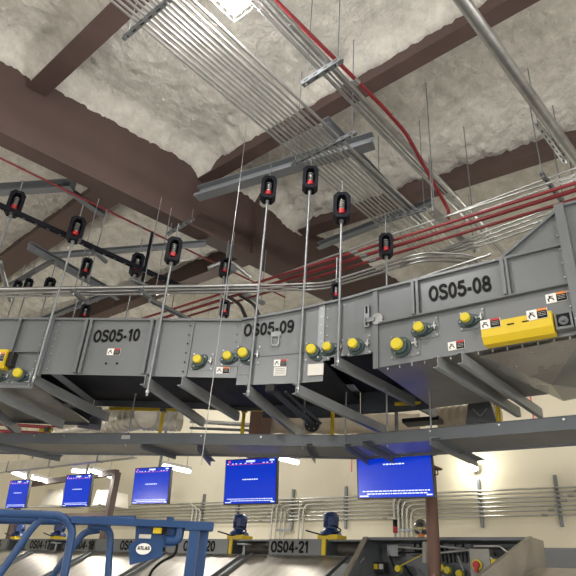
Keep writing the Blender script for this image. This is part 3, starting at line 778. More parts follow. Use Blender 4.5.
# ------------------------------------------------------------------ lower platform beam
LB = [az_(-40, 433, 1.5), az_(192, 433, 1.5), az_(345, 435, 1.5), az_(430, 428, 1.5), az_(600, 412.5, 1.5)]
LB[0] = LB[0]+(LB[0]-LB[1])*.3; LB[-1] = LB[-1]+(LB[-1]-LB[-2])*1.2
t = thing('lower_conveyor_bed', 'long dark slate bed with pale underside below the overhead conveyors', 'conveyor bed', LB[2])
zB1 = 1.5; hb = .115
fb = MB(); up_ = MB(); fl = MB(); fb2 = MB()
outn = []
for i in range(len(LB)-1):
    a, b = LB[i], LB[i+1]; d = (b-a).normalized(); n = V((0, 0, 1)).cross(d); n = -n if n.dot(a) < 0 else n
    outn.append(n)
nn = [outn[0]]+[(outn[i]+outn[i+1]).normalized() for i in range(len(outn)-1)]+[outn[-1]]
Wd = .54
for i in range(len(LB)-1):
    a, b, na, nb = LB[i], LB[i+1], nn[i], nn[i+1]; Z = V((0, 0, 1))
    def q(o0, o1, z0, z1): return [a+na*o0+Z*z0, b+nb*o0+Z*z0, b+nb*o1+Z*z0, a+na*o1+Z*z0, a+na*o0+Z*z1, b+nb*o0+Z*z1, b+nb*o1+Z*z1, a+na*o1+Z*z1]
    fb.hexa(q(0, .01, -hb, 0)); fl.hexa(q(0, .05, -.01, 0)); fb2.hexa(q(Wd, Wd+.01, -hb, 0))
    up_.hexa(q(.012, Wd, -hb+.02, -hb+.03))
fb.build('front_beam', 'bedf', t); fl.build('beam_flange', 'greyd', t); fb2.build('rear_beam', 'greyd', t); up_.build('underside_pan', 'pan', t)
mb = MB(); mb2 = MB()
for i, k, L_ in ((0, .8, .1), (3, .55, .1)):
    c = LB[i].lerp(LB[i+1], k); n = outn[i]; d = (LB[i+1]-LB[i]).normalized()
    mb.box(c-n*.003-V((0, 0, .045)), .1, .004, .04, d, n)
mb.each('label_plate', 'galv', t)
for px in (40, 70, 200, 262, 430, 500, 560):
    best = min(((abs(proj(LB[i].lerp(LB[i+1], k/30))[0]-px), i, k/30) for i in range(4) for k in range(31)))
    c = LB[best[1]].lerp(LB[best[1]+1], best[2]); disc(mb2, c-V((0, 0, .03)), -outn[best[1]], .01, .012, 6)
mb2.each('beam_bolt', 'galv', t)
def lstrut(px0, px1, label, z=1.5-.096, w=.06, h=.06, m='greyd'):
    a, b = az_(*px0, z), az_(*px1, z)
    mb = MB().profile(a, b, [(-w/2, -h), (-w/2+.006, -h), (-w/2+.006, -.006), (w/2, -.006), (w/2, 0), (-w/2, 0)])
    o = mb.build('bed_strut', m); tag(o, label, 'strut', 'struts under the lower bed')
lstrut((143, 443), (178, 454), 'dark angle strut under the lower bed above the fourth screen from right')
lstrut((200, 444), (213, 461), 'short angled bracket under the lower bed by the hanging cable', m='grey')
lstrut((309, 443), (318, 458), 'small dark angle bracket under the lower bed left of the largest screen')
lstrut((347, 443), (379, 465), 'grey angle strut crossing the top left corner of the largest screen', m='grey')
lstrut((366, 440), (398, 458), 'bolted plate strut in front of the largest screen', w=.09)
lstrut((434, 437), (481, 460), 'grey channel strut under the lower bed at right of the largest screen', w=.09, h=.07, m='galvd')
lstrut((-5, 443), (62, 456), 'dark strut under the lower bed at the left edge', w=.09)
# rods from channels to the lower bed
for (px, y0, y1, w) in ((434, 396, 455, 'right of the largest screen'), (301, 428, 445, 'under the left channel below OS05-09'), (345, 416, 440, 'left of the largest screen'), (388, 424, 440, 'above the largest screen'), (124, 400, 436, 'at left near the yellow rail')):
    best = min(((abs(proj(LB[i].lerp(LB[i+1], k/30)+outn[i]*.03)[0]-px), i, k/30) for i in range(4) for k in range(31)))
    c = LB[best[1]].lerp(LB[best[1]+1], best[2])+outn[best[1]]*.03
    o = MB().tube([P3(c.x, c.y, 1.95), P3(c.x, c.y, 1.36)], .009, 8).build('bed_rod', 'galvd')
    tag(o, 'short threaded rod holding the lower bed, '+w, 'rod', 'rods holding the lower bed')
# yellow guard rails
def rail(pxs, z, posts, label):
    a, b = az_(*pxs[0], z), az_(*pxs[1], z); t = thing('guard_rail', label, 'guard rail', (a+b)/2, 'yellow guard rails')
    MB().tube([a, b], .022, 10).build('top_rail', 'yellow', t)
    for px in posts:
        k = min(((abs(proj(a.lerp(b, q/50))[0]-px), q/50) for q in range(51)))[1]; c = a.lerp(b, k)
        MB().tube([c, P3(c.x, c.y, 1.64)], .022, 10).build('post', 'yellow', t)
        MB().box(c, .07, .06, .06, (b-a).normalized(), V((0, 0, 1)).cross((b-a).normalized())).build('rail_clamp', 'greyd', t)
    return t
rail(((110, 408.5), (192, 410)), 2.0, (164,), 'yellow guard rail with one post showing under OS05-10')
rail(((205, 408), (267, 410)), 2.0, (244,), 'yellow guard rail with one post left of the black roller')
rail(((395, 404), (450, 402)), 1.95, (), 'short yellow rail showing above the largest screen')
rail(((325, 407), (336, 407)), 1.95, (333,), 'yellow post stub left of the largest screen')
rail(((490, 401), (500, 401)), 1.95, (497,), 'yellow post stub below the pair of channels at right')
rail(((40, 430), (52, 430)), 1.75, (48,), 'yellow post stub just over the lower bed at left')
# wrapped ducts behind
def duct(pa, pb, z, r, label, m='foil'):
    a, b = az_(*pa, z), az_(*pb, z); mb = MB(); n = 30; P = []; rs = []
    for k in range(n+1): P.append(a.lerp(b, k/n)); rs.append(r*(1+.06*math.sin(k*1.7)))
    mb.tube(P, r, 20, True, rs); tag(mb.build('wrapped_duct', m), label, 'duct')
duct((100, 424), (146, 414), 2.0, .17, 'crinkled foil wrapped duct seen under OS05-10')
duct((144, 419), (180, 420), 2.1, .15, 'smooth pale duct section right of the crinkled foil duct', 'plate')
duct((265, 424), (420, 424), 2.15, .13, 'long tan wrapped duct behind the rods right of the black roller', 'tan')
duct((438, 418), (500, 412), 2.15, .12, 'tan wrapped duct right of the largest screen top', 'tan')
duct((50, 433), (100, 424), 2.0, .07, 'slim bright foil duct resting low at left', 'foil')
a, b = az_(-15, 470, 1.75), az_(137, 452, 1.75)
t = thing('cable_trough', 'pale galvanised trough running under the lower bed at left', 'cable trough', (a+b)/2)
MB().bar(a, b, .1, .16).build('trough', 'foil', t)
mb = MB()
for k in (.2, .5, .8): mb.bar(a.lerp(b, k)-(b-a).normalized()*.012, a.lerp(b, k)+(b-a).normalized()*.012, .115, .175)
mb.each('trough_joint', 'galvd', t)
# tapered black hopper bits
p = az_(262, 395, 1.95)
for (px, py, s_, w) in ((92, 414, .2, 'at left by the yellow rail'), (480, 411, .22, 'below the channel pair at right')):
    c = az_(px, py, 1.9); 
    t = thing('bracket_box', 'dark bolted bracket box under the conveyor, '+w, 'bracket', c)
    n = V((c.x, c.y, 0)).normalized(); e = V((-n.y, n.x, 0))
    MB().prism([c+e*s_*.7+V((0, 0, -.12)), c-e*s_*.7+V((0, 0, -.12)), c-e*s_*.5+V((0, 0, .1)), c+e*s_*.5+V((0, 0, .1))], n*.3).build('box', 'greyd', t)
    mb = MB(); mb.bar(c+e*.07-n*.01+V((0, 0, .02)), c-n*.01-V((0, 0, .06)), .012, .012); mb.bar(c-e*.07-n*.01+V((0, 0, .02)), c-n*.01-V((0, 0, .06)), .012, .012); mb.each('v_clip', 'galv', t)
for i, (x0, y0, x1, y1, z, r, m, w) in enumerate(((190, 421, 262, 426, 2.2, .03, 'galv', 'upper silver one left of the black roller'), (190, 428, 262, 431, 2.1, .02, 'greyd', 'lower dark one left of the black roller'),
        (318, 420, 425, 420, 2.3, .03, 'galv', 'upper one right of the black roller'), (318, 429, 425, 425, 2.2, .02, 'galvd', 'lower one right of the black roller'), (255, 421, 330, 431, 2.2, .05, 'brownl', 'brown one by the black roller'),
        (0, 424, 60, 428, 2.3, .03, 'red', 'red one at the left edge'), (0, 431, 60, 434, 2.3, .03, 'red', 'lower red one at the left edge'))):
    pipe(az_(x0, y0, z), az_(x1, y1, z), r, 'background_pipe', 'background pipe behind the lower bed, '+w, 'pipe', m, 'background pipes')
# dark tray above the largest screen
c0, c1 = az_(405, 423, 2.0), az_(441, 420, 2.0)
tag(MB().bar(c0, c1, .2, .05).build('cable_tray', 'black'), 'short black cable tray seen above the largest screen', 'cable tray')
# brown truss corner seen above second screen
c0 = az_(262, 405, 2.3); 
tag(MB().bar(P3(c0.x, c0.y, 2.75), P3(c0.x, c0.y, 1.6), .2, .2, V((1, 0, 0))).build('brown_stub_column', 'brownl'), 'brown steel stub column left of the black roller', 'column')

# ------------------------------------------------------------------ wall services
def wp(px, py, off=0.):        # pixel -> point on the back wall plane (offset into the room)
    d = ray(px, py); x0 = 9.6-off; t = (x0+.2)/(d.x+.1*d.y); return d*t
WD = V((-.1, 1, 0)).normalized(); WN = V((-1, -.1, 0)).normalized()
zs = [wp(560, y, .07).z for y in (487.5, 491.5, 496, 500.5, 505.2, 509.8, 514.7)]
names = ['topmost', 'second from top', 'third from top', 'fourth from top', 'fifth from top', 'sixth from top', 'lowest']
def wpt(y, z, off=.07): return P3(wx(y)-off, y, z)
for i, z in enumerate(zs):
    t = thing('wall_conduit', 'galvanised conduit running level along the cream wall, %s of seven' % names[i], 'conduit', wpt(6, z), 'level conduits along the cream wall')
    MB().tube([wpt(-2, z), wpt(14, z)], .0155, 8).build('pipe_run', 'wirec', t)
    mb = MB()
    for y in (2.6, 5.2, 7.9): mb.tube([wpt(y+.1*i, z), wpt(y+.1*i+.09, z)], .02, 8)
    mb.each('coupling', 'galv', t)
for (px, w) in ((559, 'rightmost'), (481, 'right of the brown column'), (400, 'behind the largest screen'), (347, 'left of the largest screen'), (294, 'above the motor by OS04-21'), (240, 'under the second screen'), (205, 'by the hanging conduit bundle')):
    p = wp(px, 500); y = p.y
    t = thing('wall_strut', 'vertical slotted strut on the cream wall, '+w, 'strut', wpt(y, 1.0), 'wall struts')
    MB().bar(wpt(y, zs[-1]-.16, .03), wpt(y, zs[0]+.19, .03), .045, .045, WN).build('strut_channel', 'galvd', t)
    mb = MB()
    for z in zs: mb.tube([wpt(y-.02, z), wpt(y+.02, z)], .022, 8)
    mb.each('pipe_clamp', 'galv', t)
def drop(px0, n, step, top, bot, side, label, r=.0185):
    for i in range(n):
        y = wp(px0+i*step, 520).y; zt = zs[min(6, i+top)]
        zb = wp(px0+i*step, bot).z
        P = [wpt(y+side*.5, zt, .12), wpt(y, zt, .12), wpt(y, zb, .12)]
        o = MB().tube(bend(P, .16, 7), r, 8).build('drop_conduit', 'plate')
        tag(o, '%s, %s from the left' % (label, ORD[i]), 'conduit', label)
drop(398, 5, 4.2, 0, 542, -1, 'pale conduit bending down the wall between warning lamp and brown column')
drop(276, 4, 4.2, 0, 541, -1, 'pale conduit bending down the wall beside the second screen')
drop(303, 2, 4, 1, 541, -1, 'pale conduit bending down the wall above the letters OS04-21')
drop(196, 3, 4, 0, 540, 1, 'pale conduit bending down the wall left of the second screen')
for (px, w, n) in ((408, 'left of the brown column', 5), (284, 'above OS04-21', 4)):
    p = wp(px, 530, .13); t = thing('conduit_rack', 'small strut rack clamping the vertical conduits '+w, 'strut', p)
    MB().bar(p-WD*.17, p+WD*.17, .04, .04).build('strut_channel', 'galvd', t)

# monitors --------------------------------------------------------
def monitor(px, py, w, h, X, label, bar=True, slant=0):
    c = at(px, py, 0, X); t = thing('wall_monitor', label, 'monitor', c-V((0, 0, h/2)), 'blue information screens')
    n = V((-1, -.2, -.1)).normalized(); e = V((-n.y, n.x, 0)).normalized(); e = -e if e.dot(CR) < 0 else e; u = -n.cross(e); u = -u if u.z < 0 else u
    MB().box(c-n*.025, w+.025, h+.025, .05, e, u, n).build('casing', 'black', t)
    s = MB().box(c+n*.002, w, h, .003, e, u, n).build('screen', 'screen', t)
    f = c+n*.0045
    mb = MB()
    for k in range(7): mb.box(f+e*(-.1+k*.034)+u*.02, .026, .011*(1+.3*(k % 2)), .001, e, u, n)
    for r_, (a_, b_) in enumerate(((-.44, .44), (-.38, .42))):
        x = a_
        while x < b_:
            l = .02+.035*random.random(); mb.box(f+e*(x+l/2)*w+u*(-h*.40-r_*h*.042), l*w, h*.016, .001, e, u, n); x += l+.009
    mb.box(f+e*(-w*.42)-u*h*.475, w*.12, h*.02, .001, e, u, n); mb.box(f+e*(w*.45)-u*h*.47, w*.07, h*.02, .001, e, u, n)
    mb.build('screen_text', 'stxt', s)
    if bar:
        mb = MB(); y = h*.41
        for x in (-.46, -.36, -.29, -.2, -.1, .02, .26, .33, .42): mb.box(f+e*x*w+u*y, w*.035, h*.02, .001, e, u, n)
        mb.box(f+u*h*.455, w*.18, h*.045, .001, e, u, n); mb.box(f+e*w*.42+u*h*.46, w*.09, h*.035, .001, e, u, n)
        mb.build('status_icons', 'stxt', s)
        mb = MB(); mb.box(f+u*h*.385, w*.9, h*.006, .0008, e, u, n); mb.box(f-e*w*.43+u*h*.46, w*.04, h*.05, .001, e, u, n); mb.build('alert_line', 'sred', s)
    MB().box(c-n*.1, w*.3, h*.35, .1, e, u, n).build('mount_box', 'plate', t)
    top = c-n*.12
    MB().tube([top, P3(top.x, top.y, 2.6 if px < 330 else 2.0)], .022, 10).build('mount_pole', 'galvd', t)
    if px > 330:
        mb = MB()
        for z in (.14, -.05): mb.tube(bend([c+e*(w/2)+u*z-n*.03, c+e*(w/2+.05)+u*z-n*.03, c+e*(w/2+.05)+u*(z-.05)-n*.03, c+e*(w/2)+u*(z-.05)-n*.03], .01), .006, 6)
        mb.each('side_handle', 'black', t)
monitor(393.5, 466, .80, .61, 5.35, 'largest blue screen, partly behind the lower bed at right', False)
monitor(250, 481, .76, .53, 5.4, 'blue screen left of the largest one, above the motor beside OS04-21')
monitor(151, 485.5, .68, .50, 5.4, 'middle blue screen, above the logo plate of the blue lift')
monitor(77, 490.5, .61, .50, 5.4, 'fourth blue screen from the right, in front of the brown frame')
monitor(17.5, 494, .56, .49, 5.4, 'smallest blue screen at the left edge')
# fluorescent battens
BT = [((268, 456), (298, 463), 'behind the second screen from right'), ((163, 466), (190, 472), 'right of the middle screen'), ((91, 471), (112, 477), 'right of the fourth screen'), ((72, 471), (89, 472), 'above the fourth screen'), ((32, 478), (50, 482), 'between the two left screens'), ((12, 472), (27, 478), 'above the smallest screen')]
for (a, b, w) in BT:
    a, b = az_(*a, 1.98), az_(*b, 1.98)
    t = thing('strip_light', 'lit fluorescent strip light '+w, 'lamp', (a+b)/2, 'fluorescent strip lights')
    MB().bar(a+V((0, 0, .06)), b+V((0, 0, .06)), .09, .05).build('lamp_body', 'white', t)
    MB().tube([a, b], .028, 10).build('lamp_tube', 'tube', t)
    for k in (.15, .85):
        c = a.lerp(b, k); MB().tube([c+V((0, 0, .08)), P3(c.x, c.y, 5.7)], .004, 5).build('suspension_wire', 'galvd', t)
    L = bpy.data.lights.new('strip', 'AREA'); L.shape = 'RECTANGLE'; L.size = (b-a).length; L.size_y = .08; L.energy = 16; L.color = (1, .95, .84)
    o = bpy.data.objects.new('strip_glow', L); COL.objects.link(o); o.location = (a+b)/2+V((0, 0, EYE-.04)); o.rotation_euler = (0, 0, math.atan2((b-a).y, (b-a).x))
# round wall lamp by the channel strut
c = wp(473, 467, .16)
t = thing('bulkhead_lamp', 'bright bulkhead lamp glowing on the cream wall under the grey channel strut', 'lamp', c)
mb = MB(); disc(mb, c-WN*.14, WN, .07, .1); mb.build('lamp_base', 'white', t)
mb = MB(); mb.tube([c-WN*.04, c, c+WN*.03], .06, 16, True, [.06, .055, .02]); mb.build('lamp_lens', 'led', t)
L = bpy.data.lights.new('bulkhead', 'POINT'); L.energy = 8; L.color = (1, .95, .78); L.shadow_soft_size = .06
o = bpy.data.objects.new('bulkhead_glow', L); COL.objects.link(o); o.location = c+WN*.1+V((0, 0, EYE))

for (px, y0, y1, w) in ((352, 452, 472, 'left of the largest screen'), (240, 449, 458, 'above the second screen'), (531, 400, 420, 'above the lower bed at right')):
    a, b = wp(px, y0, .3), wp(px, y1, .3)
    tag(MB().tube([P3(a.x, a.y, a.z+.5), P3(a.x, a.y, b.z)], .012, 6).build('red_pole', 'pink'), 'thin pale red hanging pole '+w, 'pole')
# brown column
c = at(435, 576, 0, 5.95); 
t = thing('steel_column', 'brown steel column standing right of the largest screen', 'column', P3(c.x, c.y, -1.7))
MB().tube([P3(c.x, c.y, -1.7), P3(c.x, c.y, 1.4)], .065, 20).build('column_shaft', 'brownl', t)
MB().box(P3(c.x, c.y, -1.69), .3, .3, .02).build('base_plate', 'brownl', t)
MB().box(P3(c.x, c.y, 1.41), .2, .2, .02).build('cap_plate', 'brownl', t)
# brown frame at far left
t = thing('mezzanine_frame', 'brown steel frame behind the two left screens', 'frame', at(60, 510, 0, 6.6))
a = at(108, 517, 0, 6.4); b = at(15, 517, 0, 6.4)
MB().bar(a, b, .1, .13).build('beam', 'brown', t)
MB().bar(P3(a.x, a.y, -1.7), P3(a.x, a.y, 1.98), .12, .12, V((1, 0, 0))).build('post', 'brown', t)
MB().bar(P3(b.x, b.y, -1.7), P3(b.x, b.y, 1.98), .12, .12, V((1, 0, 0))).build('post', 'brown', t)
a2 = at(112, 475, 0, 6.4); 
MB().bar(P3(a.x, a.y, 1.98), P3(b.x, b.y, 1.98), .1, .1).build('beam', 'brown', t)
a = at(100, 505, 0, 6.35); b = at(28, 507, 0, 6.35)
MB().bar(a, b, .06, .03).build('shelf_edge', 'galv', t)
for (x0, x1, y0, y1, w) in ((40, 63, 489, 505, 'between the two left screens'), (92, 107, 490, 505, 'right of the fourth screen')):
    p = [at(x, y, 0, 6.7) for x, y in ((x0, y1), (x1, y1), (x1, y0), (x0+(x1-x0)*.35, y0))]
    o = MB().prism(p, V((.5, 0, 0))).build('metal_hopper', 'foil'); tag(o, 'pale tapered metal hopper on the brown frame, '+w, 'hopper', 'metal hoppers on the frame')

# ------------------------------------------------------------------ OS04 line: faces, belts, chutes
def ox(y): return 6.35-.1*(y-2)
def op(px, py, off=0.):
    d = ray(px, py); t = (6.35+.2-off)/(d.x+.1*d.y); return d*t
zt4 = op(300, 539).z; zb4 = op(300, 555).z
def opt(y, z, off=0.): return P3(ox(y)-off, y, z)
t = thing('sorter_bed', 'long grey sorter bed carrying the OS04 number panels', 'conveyor bed', opt(6.5, -1.7, -.6))
def ybox(mb, y0, y1, z0, z1, o0, o1):
    return mb.hexa([opt(y0, z0, o0), opt(y1, z0, o0), opt(y1, z0, o1), opt(y0, z0, o1), opt(y0, z1, o0), opt(y1, z1, o0), opt(y1, z1, o1), opt(y0, z1, o1)])
yR = op(368, 540).y
mb = MB(); ybox(mb, yR, 14.5, zb4-.03, zb4, -.75, -.02); mb.build('bed_deck', 'greyd', t)
mb = MB(); ybox(mb, yR, 14.5, zt4-.05, zt4+.0, -.82, -.75); mb.build('rear_rail', 'galvd', t)
for y in (4.4, 6.9, 9.4, 11.9, 14.2):
    mb = MB(); ybox(mb, y, y+.1, -1.7, zb4-.03, -.5, -.4); mb.build('bed_leg', 'greyd', t)
# number panels (px extents)
pan = [(269, 324, 'OS04-21', 'right of the two motors'), (166, 228, 'OS04-20', 'partly hidden by the blue lift mast'), (118, 134, 'OS04-19', 'left of the blue lift logo plate'), (70, 95, 'OS04-18', 'behind the blue rail at left'), (25, 48, 'OS04-17', 'furthest left, behind the slanted blue rail'), (-12, 6, 'OS04-16', 'x')]
ys = []
for i, (x0, x1, tx_, w) in enumerate(pan):
    ya, yb = op(x1, 547).y, op(x0, 547).y
    if i == 2: yb = ya+1.05; ya -= .0
    ys.append((ya, yb))
    t2 = thing('number_panel', 'grey side panel %s, %s' % ('numbered '+tx_ if i in (0, 1) else 'of the sorter', w if w != 'x' else 'cut off by the left edge'), 'panel', opt((ya+yb)/2, zb4), 'sorter number panels')
    mb = MB(); ybox(mb, ya, yb, zb4, zt4, -.05, 0); mb.build('panel', 'grey', t2)
    ex = -WD; nz = WN
    L = min(1., yb-ya)
    cyy = {0: op(289.5, 547).y, 1: op(199, 547).y, 2: op(134, 540).y, 3: op(84, 539).y, 4: op(42, 536).y, 5: op(-5, 535).y}[i]
    text(tx_, .135, 'panel_number', 'ink', t2, opt(cyy, (zt4+zb4)/2, .003), ex, V((0, 0, 1)), stretch=.9, bold=.01)
# dark belt mouths between panels
bm = [(324, 366, 0), (228, 269, 0), (95, 118, 0), (48, 70, 0), (6, 25, 0), (150, 166, 0)]
for i, (x0, x1, _) in enumerate(bm):
    ya, yb = op(x1, 547).y, op(x0, 547).y
    t2 = thing('belt_mouth', 'dark belt roller mouth in the sorter, %s' % ['right of OS04-21', 'left of OS04-21', 'left of the curved blue rail end', 'behind the left blue rail bend', 'by the left edge', 'behind the blue lift plate'][i], 'belt', opt((ya+yb)/2, zb4, -.3), 'dark belt mouths')
    mb = MB(); R = (zt4-zb4)*.5; c = (zt4+zb4)/2; P = []
    pr = [(-.3+R*math.sin(a)*.8, c+R*.92*math.cos(a)) for a in [math.pi*k/10 for k in range(11)]]
    vs_ = [opt(ya+.03, z, o) for o, z in pr]+[opt(yb-.03, z, o) for o, z in pr]
    n = len(pr); mb.add(vs_, [(k, k+1, n+k+1, n+k) for k in range(n-1)]+[list(range(n)), list(range(n, 2*n))[::-1]], True)
    mb.build('belt', 'rubber', t2)
    mb = MB(); ybox(mb, ya, yb, zt4-.02, zt4, -.6, -.05); mb.build('top_cover', 'grey', t2)
    mb = MB(); ybox(mb, ya, ya+.02, zb4, zt4, -.5, -.02); ybox(mb, yb-.02, yb, zb4, zt4, -.5, -.02); mb.each('side_cheek', 'greyd', t2)
    if i in (1, 3):
        q = opt((ya*.45+yb*.55), zb4+.1, .03)
        mb = MB(); disc(mb, q+V((0, 0, .0)), V((0, 0, 1)), .1, .02, 16); mb.tube([q, q-V((0, 0, .12))], .02, 8); mb.build('sensor_disc', 'galvd', t2)
# motors on yellow brackets
def motor(px, py, h, label, big=1.):
    c = op(px, py, -.15); t = thing('gear_motor', label, 'motor', P3(c.x, c.y, zt4), 'blue gear motors on the sorter')
    base = zt4+.045; u = V((0, 0, 1))
    MB().box(P3(c.x, c.y-.02, zt4+.028), .2, .30*big, .055).build('bracket', 'yellow', t)
    if big == 1.:
        mb = MB(); ybox(mb, c.y-.04, c.y+.01, zb4, zt4, -.01, .01); mb.build('bracket_leg', 'yellow', t)
    mb = MB(); mb.tube([P3(c.x, c.y, base+.01), P3(c.x, c.y, base+.05), P3(c.x, c.y, base+.09)], .1, 18, True, [.14, .13, .075]); mb.build('gearbox', 'motor', t)
    mb = MB()
    for k in range(12): a = k*math.pi/6; mb.box(P3(c.x, c.y, base+.08+h/2)+V((math.cos(a), math.sin(a), 0))*.085, .02, .01, h*.7, V((math.cos(a), math.sin(a), 0)), V((-math.sin(a), math.cos(a), 0)))
    mb.tube([P3(c.x, c.y, base+.08), P3(c.x, c.y, base+.08+h)], .08, 18); mb.tube([P3(c.x, c.y, base+.04+h*.8), P3(c.x, c.y, base+.08+h), P3(c.x, c.y, base+.11+h)], .1, 18, True, [.1, .1, .06])
    mb.build('motor_body', 'motor', t)
    MB().box(P3(c.x-.08, c.y-.1, base+.08+h*.5), .1, .08, .1).build('terminal_box', 'motor', t)
    MB().tube(bend([P3(c.x-.08, c.y-.1, base+.05+h*.4), P3(c.x-.08, c.y-.25, base+.0+h*.3), P3(c.x-.1, c.y+.02, base+.0), P3(c.x-.12, c.y+.3, base+.06)], .08), .009, 6).build('cable', 'ink', t)
motor(331, 524, .17, 'blue gear motor on a yellow bracket right of OS04-21')
motor(240, 524, .18, 'blue gear motor on a yellow bracket under the second screen')
motor(61, 523, .12, 'blue gear motor seen above the curved blue rail', .6)
motor(22, 520, .12, 'blue gear motor at the far left above the blue rail', .6)
# stainless chutes
def chute(y0, y1, label, top=None, slope=.62, L=2.2):
    t = thing('chute', label, 'chute', opt((y0+y1)/2, -1.7, 1.2), 'stainless chutes')
    zt = zb4-.01
    def cp(y, k, dz=0.): p = opt(y, zt-slope*L*k+dz, L*k); return p
    mb = MB(); mb.hexa([cp(y0, 0, -.01), cp(y0, 1, -.01), cp(y1, 1, -.01), cp(y1, 0, -.01), cp(y0, 0), cp(y0, 1), cp(y1, 1), cp(y1, 0)]); mb.build('slide', 'steel', t)
    mb = MB()
    mb.hexa([cp(y0, 0, 0), cp(y0, 1, 0), cp(y0+.02, 1, 0), cp(y0+.02, 0, 0), cp(y0, 0, .03), cp(y0, 1, .1), cp(y0+.02, 1, .1), cp(y0+.02, 0, .03)])
    mb.hexa([cp(y1-.02, 0, 0), cp(y1-.02, 1, 0), cp(y1, 1, 0), cp(y1, 0, 0), cp(y1-.02, 0, .03), cp(y1-.02, 1, .1), cp(y1, 1, .1), cp(y1, 0, .03)])
    mb.each('side_wall', 'galvd', t)
    for yy in (y0+.05, y1-.05):
        e = cp(yy, .97, -.02); MB().bar(e, P3(e.x, e.y, -1.7), .05, .05, V((1, 0, 0))).build('chute_leg', 'greyd', t)
    return t
yy = [op(350, 557).y, op(250, 556).y]
y21a, y21b = op(349, 557).y, op(251, 555).y
W_ = y21b-y21a
labs = ['wide stainless chute below OS04-21', 'stainless chute below OS04-20, right of the blue mast', 'stainless chute behind the blue lift logo plate', 'stainless chute seen through the middle of the blue rails', 'stainless chute at the left edge behind the slanted blue rails']
for i, l in enumerate(labs): chute(y21a+i*(W_+.12), y21a+i*(W_+.12)+W_, l)
# right stainless bin -------------------------------------------------
yL, yRr = op(366, 540).y, op(530, 540).y
t = thing('equipment_bin', 'open stainless framed bay with dark back holding controls, right of OS04-21', 'equipment bay', opt((yL+yRr)/2, -1.7, .6))
mb = MB(); ybox(mb, yRr, yL, -.9, zt4, -.35, -.33); mb.build('back_panel', 'greyd', t)
mb = MB(); ybox(mb, yRr, yL, zt4-.01, zt4+.02, -.36, -.0); mb.build('top_edge', 'greyd', t)
for y, w in ((yL, 'a'), (yRr, 'b')):
    # sloped side plate: drops towards the viewer
    ye = y+(-.30 if w == 'a' else .42)
    pl = [opt(y, zt4+.02, -.33), opt(y, zt4+.02, .0), opt(ye, zt4-.62, 1.0), opt(ye, -1.7, 1.0), opt(y, -1.7, -.33)]
    mb = MB(); mb.prism(pl, WD*(.012 if w == 'a' else -.012)); mb.build('side_plate', 'steel' if w == 'b' else 'greyd', t)
    sgn = -1 if w == 'a' else 1
    a_ = opt(y, zt4+.02, .0); b_ = opt(ye, zt4-.62, 1.0)
    MB().bar(a_, b_, .06, .015).build('rim', 'steel', t)
ex = -WD
text('OS04-22', .135, 'panel_number', 'ink', t, opt(op(424, 546).y, op(418, 547, -.32).z, -.327), ex, V((0, 0, 1)), stretch=.9, bold=.01)
def opb(px, py, off): return op(px, py, off)
def eq(name, px0, py0, px1, py1, off, m, d=.1, par=None, lab=None):
    a = opb(px0, py1, off); b = opb(px1, py0, off); w = abs(a.y-b.y); h = abs(b.z-a.z)
    c = (a+b)/2-WN*d/2
    return MB().box(c, w, d, h, WD, WN, V((0, 0, 1))).build(name, m, par or t)
jb = eq('junction_box', 387, 545, 398, 556, -.2, 'galvd')
e = eq('control_box', 471, 549, 489, 577, -.1, 'ctrl', .15)
c = opb(477, 565, -.085)
mb = MB(); disc(mb, c, WN, .055, .012, 20); r_ = mb.build('switch_ring', 'cap', e)
mb = MB(); mb.box(c+WN*.03+V((0, 0, -.02)), .03, .03, .11, WD, WN, V((0, 0, 1))); disc(mb, c+WN*.01, WN, .035, .03); mb.build('switch_handle', 'redl', r_)
e2 = eq('relay_block', 367, 562, 384, 572, -.1, 'black', .12)
for k in range(3): eq('relay_label', 368.5+k*5.2, 564, 372+k*5.2, 569, -.08, 'plate' if k % 2 == 0 else 'cap', .02, e2)
for i, (px, py) in enumerate(((443, 568), (449, 570.5), (461, 574), (367, 576), (400, 569), (496, 563))):
    c = opb(px, py, -.15); mb = MB(); disc(mb, c+WN*.02, WN, .04, .05, 18, .034); hh = MB(); disc(hh, c, WN, .06, .022, 14); ho = hh.build('bearing_housing', 'green', t); mb.build('yellow_cap', 'cap', ho)
for (x0, y0, x1, y1, r, m) in ((438, 546, 466, 549, .014, 'galv'), (438, 553, 468, 550, .014, 'galv'), (468, 550, 480, 556, .014, 'galv'), (474, 546, 500, 546, .016, 'galv'), (500, 546, 512, 556, .016, 'galv'), (484, 553, 505, 568, .016, 'galv'), (398, 547, 424, 549, .012, 'galv'), (398, 553, 424, 552, .01, 'ink'), (458, 556, 464, 572, .01, 'galvd'), (390, 556, 396, 572, .012, 'ink'), (405, 566, 412, 576, .012, 'ink')):
    MB().tube([opb(x0, y0, -.12), opb(x1, y1, -.12)], r, 8).build('conduit_piece', m, t)
MB().tube([opb(400, 566, -.05), opb(424, 554, -.02)], .006, 6).build('pull_cord', 'cap', t)
MB().tube([opb(425, 542, -.02), opb(425, 563, -.02)], .03, 12).build('fitting_stack', 'ctrl', t)
for k in range(9): eq('fin_plate', 440+k*4, 552, 442+k*4, 562, -.28, 'slate', .05)
mb = MB()
for (x, y) in ((349+3, 568), (357, 562)): mb.tube([opb(x, y+4, .2), opb(x+7, y-4, .2)], .012, 8)
mb.each('clamp_rod', 'galv', t)
